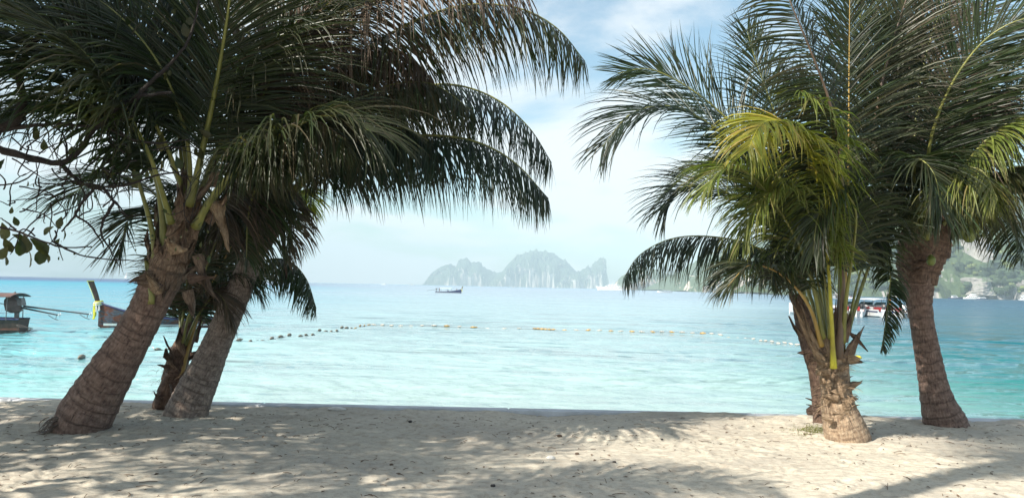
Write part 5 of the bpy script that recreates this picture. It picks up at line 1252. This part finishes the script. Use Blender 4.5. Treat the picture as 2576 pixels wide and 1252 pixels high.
# sailing boat on the horizon
sx = P(319, 699, 1500); r = empty('sailing_boat', (sx.x, 1500, WATER_Z), 'small sailing boat with a pale sail on the horizon at the left', 'boat')
mb = MB(); n = 10; secs = []
for i in range(n):
    t_ = i / (n - 1); hb = 1.7 * math.sin(math.pi * min(.98, .12 + t_ * .86)); secs.append([Vector((-6.5 + 13 * t_, -hb, 1.3 + .4 * t_)), Vector((-6.5 + 13 * t_, 0, -.4)), Vector((-6.5 + 13 * t_, hb, 1.3 + .4 * t_)), Vector((-6.5 + 13 * t_, 0, 1.45 + .4 * t_))])
mb.loft(secs); mb.build('hull', WHITE, r); mb = MB(); mb.tube([(0, 0, 1.4), (0, 0, 16)], .12, 6); mb.build('mast', WHITE, r)
mb = MB(); mb.loft([[Vector((-.2, 0, 2.5)), Vector((-5.5, .5, 2.7)), Vector((-5.5, .42, 2.7)), Vector((-.2, -.08, 2.5))], [Vector((-.2, 0, 8)), Vector((-3.4, .6, 8)), Vector((-3.4, .52, 8)), Vector((-.2, -.08, 8))], [Vector((-.2, 0, 15)), Vector((-.5, .1, 15)), Vector((-.5, .02, 15)), Vector((-.2, -.08, 15))]]); mb.build('sail', WHITE, r)

# ================================================================== swimming area buoys
B_OR = plain('orange_buoy', (.50, .30, .10), .5, 0, .25, 9); B_WH = plain('white_buoy', (.50, .45, .40), .5, 0, .15, 9); B_GR = plain('algae_grey_buoy', (.20, .18, .15), .7, 0, .5, 9); B_YE = plain('yellow_buoy', (.70, .55, .05), .5, 0, .2, 9)
def buoy_mesh(name, m_, r, ln):
    mb = MB(); k = 10
    prof_ = [(-.5, .15), (-.46, .5), (-.36, .85), (-.15, 1), (.15, 1), (.36, .85), (.46, .5), (.5, .15)]
    mb.loft([[Vector((x * ln, math.cos(2 * math.pi * q / k) * r * y, math.sin(2 * math.pi * q / k) * r * y)) for q in range(k)] for x, y in prof_])
    mb.tube([(-.5 * ln - .06, 0, 0), (-.5 * ln, 0, 0)], .03, 6); mb.tube([(.5 * ln, 0, 0), (.5 * ln + .06, 0, 0)], .03, 6)
    me_ = bpy.data.meshes.new(name); me_.from_pydata([tuple(v) for v in mb.v], [], mb.f); me_.materials.append(m_); me_.polygons.foreach_set('use_smooth', [True] * len(me_.polygons)); return me_
bm = {'o': buoy_mesh('buoy_orange', B_OR, .05, .20), 'w': buoy_mesh('buoy_white', B_WH, .042, .17), 'g': buoy_mesh('buoy_grey', B_GR, .075, .24), 'y': buoy_mesh('buoy_yellow', B_YE, .15, .5)}
left_l = [(205, 902, 'g'), (262, 895, 'g'), (398, 882, 'g'), (430, 877, 'g'), (528, 868, 'g'), (602, 863, 'g'), (630, 859, 'g'), (659, 856, 'g'), (684, 853, 'g'), (706, 851, 'g'), (728, 848, 'g'), (756, 845, 'g'), (770, 843, 'g'), (787, 841, 'g'), (804, 838, 'g'), (820, 836, 'g'), (833, 834, 'g'), (847, 831, 'g'), (860, 829, 'g'), (872, 827, 'g'), (884, 825, 'g')]
mid_l = [(895, 824, 'o'), (906, 822, 'o'), (917, 820, 'o'), (928, 818.5, 'o'), (940, 818, 'w'), (962, 819, 'w'), (985, 820, 'w'), (1008, 820.5, 'w'), (1033, 821, 'w'), (1062, 822, 'w'), (1092, 823, 'w'), (1124, 823.5, 'o'), (1156, 824, 'w'), (1190, 825, 'o'), (1196, 825, 'o'), (1228, 826, 'w'), (1268, 827, 'w'), (1306, 828, 'w')]
right_l = [(1345, 828, 'o'), (1354, 828, 'o'), (1363, 828.3, 'o'), (1372, 828.6, 'o'), (1382, 829, 'o'), (1392, 829, 'o'), (1420, 830, 'o'), (1450, 831, 'w'), (1480, 832, 'o'), (1508, 833, 'w'), (1537, 834, 'o'), (1562, 834.5, 'w'), (1590, 835, 'o'), (1615, 836, 'w'), (1642, 836.5, 'o'), (1665, 837, 'w'), (1690, 838, 'o'), (1716, 839, 'w'), (1742, 840, 'w'), (1768, 841.5, 'o'), (1790, 843, 'w'), (1812, 845, 'w'), (1834, 847, 'o'), (1856, 850, 'w'), (1876, 852, 'w'), (1895, 855, 'w'), (1914, 857, 'w'), (1926, 859, 'w'), (1942, 861, 'w'), (1958, 863, 'w'), (1974, 865, 'w'), (1990, 867, 'w'), (2006, 869, 'w'), (2022, 871, 'w')]
rb = random.Random(8)
def sea_z(x, y):
    if y > 329 or y < 9.7: return WATER_Z
    i_ = int((inv[0] - 1 / y) / (inv[0] - inv[1])); j_ = int((x / (y + 2.0) + .86) / (uu[1] - uu[0]))
    return float(WZ[min(ny_ - 1, max(0, i_)), min(nx_ - 1, max(0, j_))])
ORD = ['first', 'second', 'third', 'fourth', 'fifth', 'sixth', 'seventh', 'eighth', 'ninth', 'tenth', 'eleventh', 'twelfth', 'thirteenth', 'fourteenth', 'fifteenth', 'sixteenth', 'seventeenth', 'eighteenth', 'nineteenth', 'twentieth'] + ['twenty-' + w for w in ('first', 'second', 'third', 'fourth', 'fifth', 'sixth', 'seventh', 'eighth', 'ninth')]
seq = left_l + mid_l + right_l
pos = [at(x, y) for x, y, c_ in seq]
ropem = plain('buoy_rope', (.16, .17, .18), .9, 0, .2, 20)
for i, ((x, y, c_), q) in enumerate(zip(seq, pos)):
    nx = pos[min(i + 1, len(pos) - 1)] - pos[max(i - 1, 0)]
    o = bpy.data.objects.new('buoy', bm[c_]); link(o); o.location = (q.x, q.y, sea_z(q.x, q.y) + .05); o.rotation_euler = (0, rb.uniform(-.15, .15), math.atan2(nx.y, nx.x) + rb.uniform(-.25, .25)); s = rb.uniform(.85, 1.15) * (1.35 if x < 300 else 1); o.scale = (s, s, s)
    if x < 300: lab, g_ = 'dark weedy buoy nearest the beach, %s of the whole line' % ('leftmost' if x < 250 else 'second from the left end'), 'dark floats of the left buoy line'
    elif c_ == 'g': lab, g_ = 'dark weedy float on the left stretch of the buoy line, %s from its left end' % ORD[i - 2], 'dark floats of the left buoy line'
    elif x < 1340: lab, g_ = '%s float %s from the far left corner in the middle stretch of the buoy line' % ('orange' if c_ == 'o' else 'pale', ORD[i - 21]), 'floats of the middle buoy line'
    elif x < 1400: lab, g_ = 'orange float %s from the left in the tight row at mid line' % ORD[i - 39], 'orange floats in a tight row'
    else: lab, g_ = '%s float %s from the tight orange row on the right stretch of the buoy line' % ('orange' if c_ == 'o' else 'pale', ORD[i - 45]), 'floats of the right buoy line'
    tag(o, lab, 'buoy', g_)
mb = MB(); rp = [a.lerp(b_, k / 12) for a, b_ in zip(pos, pos[1:]) for k in range(12)]; mb.tube([Vector((q.x, q.y, sea_z(q.x, q.y) - .004)) for q in rp], .02, 4); o = mb.build('buoy_rope', ropem); tag(o, 'thin rope floating on the water that carries the whole line of buoys', 'rope')
q = at(2157, 902); o = bpy.data.objects.new('buoy', bm['y']); link(o); o.location = (q.x, q.y, WATER_Z + .04); o.rotation_euler = (0, 0, .2); o.scale = (.7, .7, .7); tag(o, 'single yellow float drifting just right of the short sunlit palm', 'buoy')

# ================================================================== small things on the sand
def gpt(px, py):
    d = P(px, py, 1) - EYE; k = -EYE.z / d.z; q = EYE + d * k
    return Vector((q.x, q.y, float(GZ[min(nX - 1, int(np.searchsorted(gx, q.x))), min(nY - 1, int(np.searchsorted(gy, q.y)))])))
STONE = plain('brown_husk', (.10, .065, .045), .9, 0, .4, 12, .5); STONED = plain('dark_pebble', (.045, .04, .04), .8, 0, .3, 12, .4); SHELL = plain('pale_shell', (.62, .60, .57), .5, 0, .15, 12)
LITTER = plain('dry_leaf_litter', (.13, .085, .055), .9, 0, .5, 8, .2)
for k, (x, y, r_, m_, lab) in enumerate([(1408, 1091, .028, STONE, 'brown nut husk lying on sunlit sand in the middle of the beach'), (1032, 1057, .026, STONED, 'dark round pebble in the shade left of the middle of the beach'), (1240, 1219, .022, STONED, 'dark seed pod on the shaded sand near the bottom edge'), (1452, 1132, .022, STONE, 'light brown husk on sunlit sand right of the middle'), (985, 1165, .018, STONE, 'small brown pebble among footprints'), (1015, 1219, .018, STONED, 'small black pebble on shaded sand at the bottom left of the middle'), (1545, 1160, .018, STONED, 'small dark pebble beside the curved shadow'), (1665, 1100, .016, STONED, 'tiny dark pebble on the bright sand')]):
    mb = MB(); q = gpt(x, y); r_ *= .75; mb.blob(q + Vector((0, 0, r_ * .45)), r_, 9, 6, (1.25, 1, .7), .18, random.Random(k)); o = mb.build('pebble' if m_ is STONED else 'nut_husk', m_, None, True); tag(o, lab, 'pebble' if m_ is STONED else 'husk')
for k, (x, y, s, lab) in enumerate([(848, 1029, .075, 'flat white shell fragment lying near the sea wall'), (1385, 1147, .03, 'small pale shell piece on sunlit sand')]):
    mb = MB(); q = gpt(x, y); rings = [[q + Vector((math.cos(a) * s * f * 1.5, math.sin(a) * s * f * .8, z)) for a in [2 * math.pi * j / 10 for j in range(10)]] for f, z in ((1, .0), (.96, .015), (.5, .03), (.1, .034))]
    mb.loft(rings); o = mb.build('shell', SHELL, None, True); tag(o, lab, 'shell')
rl = random.Random(12); mb = MB()
for _ in range(1700):
    x, y = rl.uniform(-6.5, 7.2), 4.6 + 4.6 * rl.random()
    if mnoise.noise(Vector((x * .5, y * .8, 3))) < -.25: continue
    z = float(GZ[int(np.searchsorted(gx, x)), min(nY - 1, int(np.searchsorted(gy, y)))]); c_ = Vector((x, y, z + .004)); a = rl.uniform(0, 6.28); s = rl.uniform(.006, .024)
    if rl.random() < .45:
        d = Vector((math.cos(a), math.sin(a), rl.uniform(-.1, .3))) * s * rl.uniform(1.2, 3); mb.tube([c_ - d, c_ + Vector((0, 0, .006)), c_ + d], .0028, 3)
    else:
        u_ = Vector((math.cos(a), math.sin(a), rl.uniform(-.3, .4))) * s; v_ = Vector((-math.sin(a), math.cos(a), rl.uniform(-.2, .3))) * s * .5
        mb.add([c_ - u_, c_ - v_ + Vector((0, 0, .004)), c_ + u_, c_ + v_ + Vector((0, 0, .006))], [(0, 1, 2, 3)])
o = mb.build('leaf_litter', LITTER); tag(o, 'tiny dry leaf bits and twigs scattered over the sand', None, None, 'stuff')
GR = mat_leaflet('short_grass', (.10, .12, .03), (.22, .24, .06), (.2, .16, .08))
V = []; Fc = []; TN = []
for _ in range(900):
    px = rl.gauss(2045, 24); py = rl.gauss(1084, 6); q = gpt(px, py); a = rl.uniform(0, 6.28); s = rl.uniform(.012, .035); w_ = Vector((math.cos(a), math.sin(a), 0)) * .003; l_ = Vector((rl.gauss(0, .5), rl.gauss(0, .5), .8)).normalized() * s
    o0 = len(V); V += [q - w_, q + w_, q + l_]; Fc.append((o0, o0 + 1, o0 + 2)); TN += [(rl.random() * .5, rl.random(), 0, 1)] * 3
o = mesh_obj('grass_tuft', V, Fc, GR); ca = o.data.color_attributes.new('tint', 'FLOAT_COLOR', 'POINT'); ca.data.foreach_set('color', np.array(TN, dtype=np.float32).ravel()); tag(o, 'patch of thin yellow green grass at the foot of the short sunlit palm', None, None, 'stuff')
# split coconut shell behind the short palm
mb = MB(); q = gpt(2038, 1046); mb.blob(q + Vector((0, -.1, .035)), .08, 12, 8, (1.1, 1, .85), .08, random.Random(5)); o = mb.build('coconut_husk', SHEATHR, None, True)
ul = o.data.uv_layers.new(name='uv'); tag(o, 'old reddish coconut husk lying left of the short sunlit palm', 'husk')

# ================================================================== trees out of the picture whose shade falls on the beach
def shade_palm(x, y, h, seed, nf=14, L_=2.6, lean=(0, 0)):
    rnd = random.Random(seed); r = empty('coconut_palm', (x, y, 0), '%s coconut palm whose shade falls on the sand from the left' % ('tall slender' if h > 6 else 'short bushy'), 'palm tree')
    mb = MB(); top = Vector((lean[0], lean[1], h)); pts = catmull([Vector((0, 0, -.1)), top * .5 + Vector((0, 0, .1)), top], 40)[0]
    mb.tube(pts, [.20 - .002 * i for i in range(40)], 14); mb.build('trunk', BARK2, r, True)
    for i in range(nf):
        az = i * 137.5 + rnd.uniform(-15, 15); el = rnd.uniform(5, 65)
        frond(r, auto_pts(Vector((x, y, 0)) + top, az, el, L_ * rnd.uniform(.8, 1.1), rnd.uniform(.9, 1.3)), L=.75, n=60, dr=.5, N=(0, 0, 1), t0=.2, seed=seed * 100 + i)
BARK2 = plain('plain_palm_bark', (.2, .14, .11), .85, 0, .3, 9, .4)
shade_palm(-5.2, 3.0, 3.8, 1)
shade_palm(-3.4, 1.9, 8.3, 2, 9, 1.2)

# ================================================================== air
hz = MB()
zt, zb = 300.0, -5.0
hz.box((0, 2500, (zt + zb) / 2), (13000, 7500, zt - zb))
mhz = bpy.data.materials.new('haze_air'); mhz.use_nodes = True; t = NT(mhz.node_tree); t.n.clear()
pv = t.n.new('ShaderNodeVolumePrincipled'); pv.inputs['Color'].default_value = (.64, .85, 1.0, 1); pv.inputs['Density'].default_value = .00026; pv.inputs['Anisotropy'].default_value = -.18
oo = t.n.new('ShaderNodeOutputMaterial'); t.link(pv.outputs[0], oo.inputs['Volume'])
haze = hz.build('haze', mhz); tag(haze, 'pale sea haze', None, None, 'stuff')
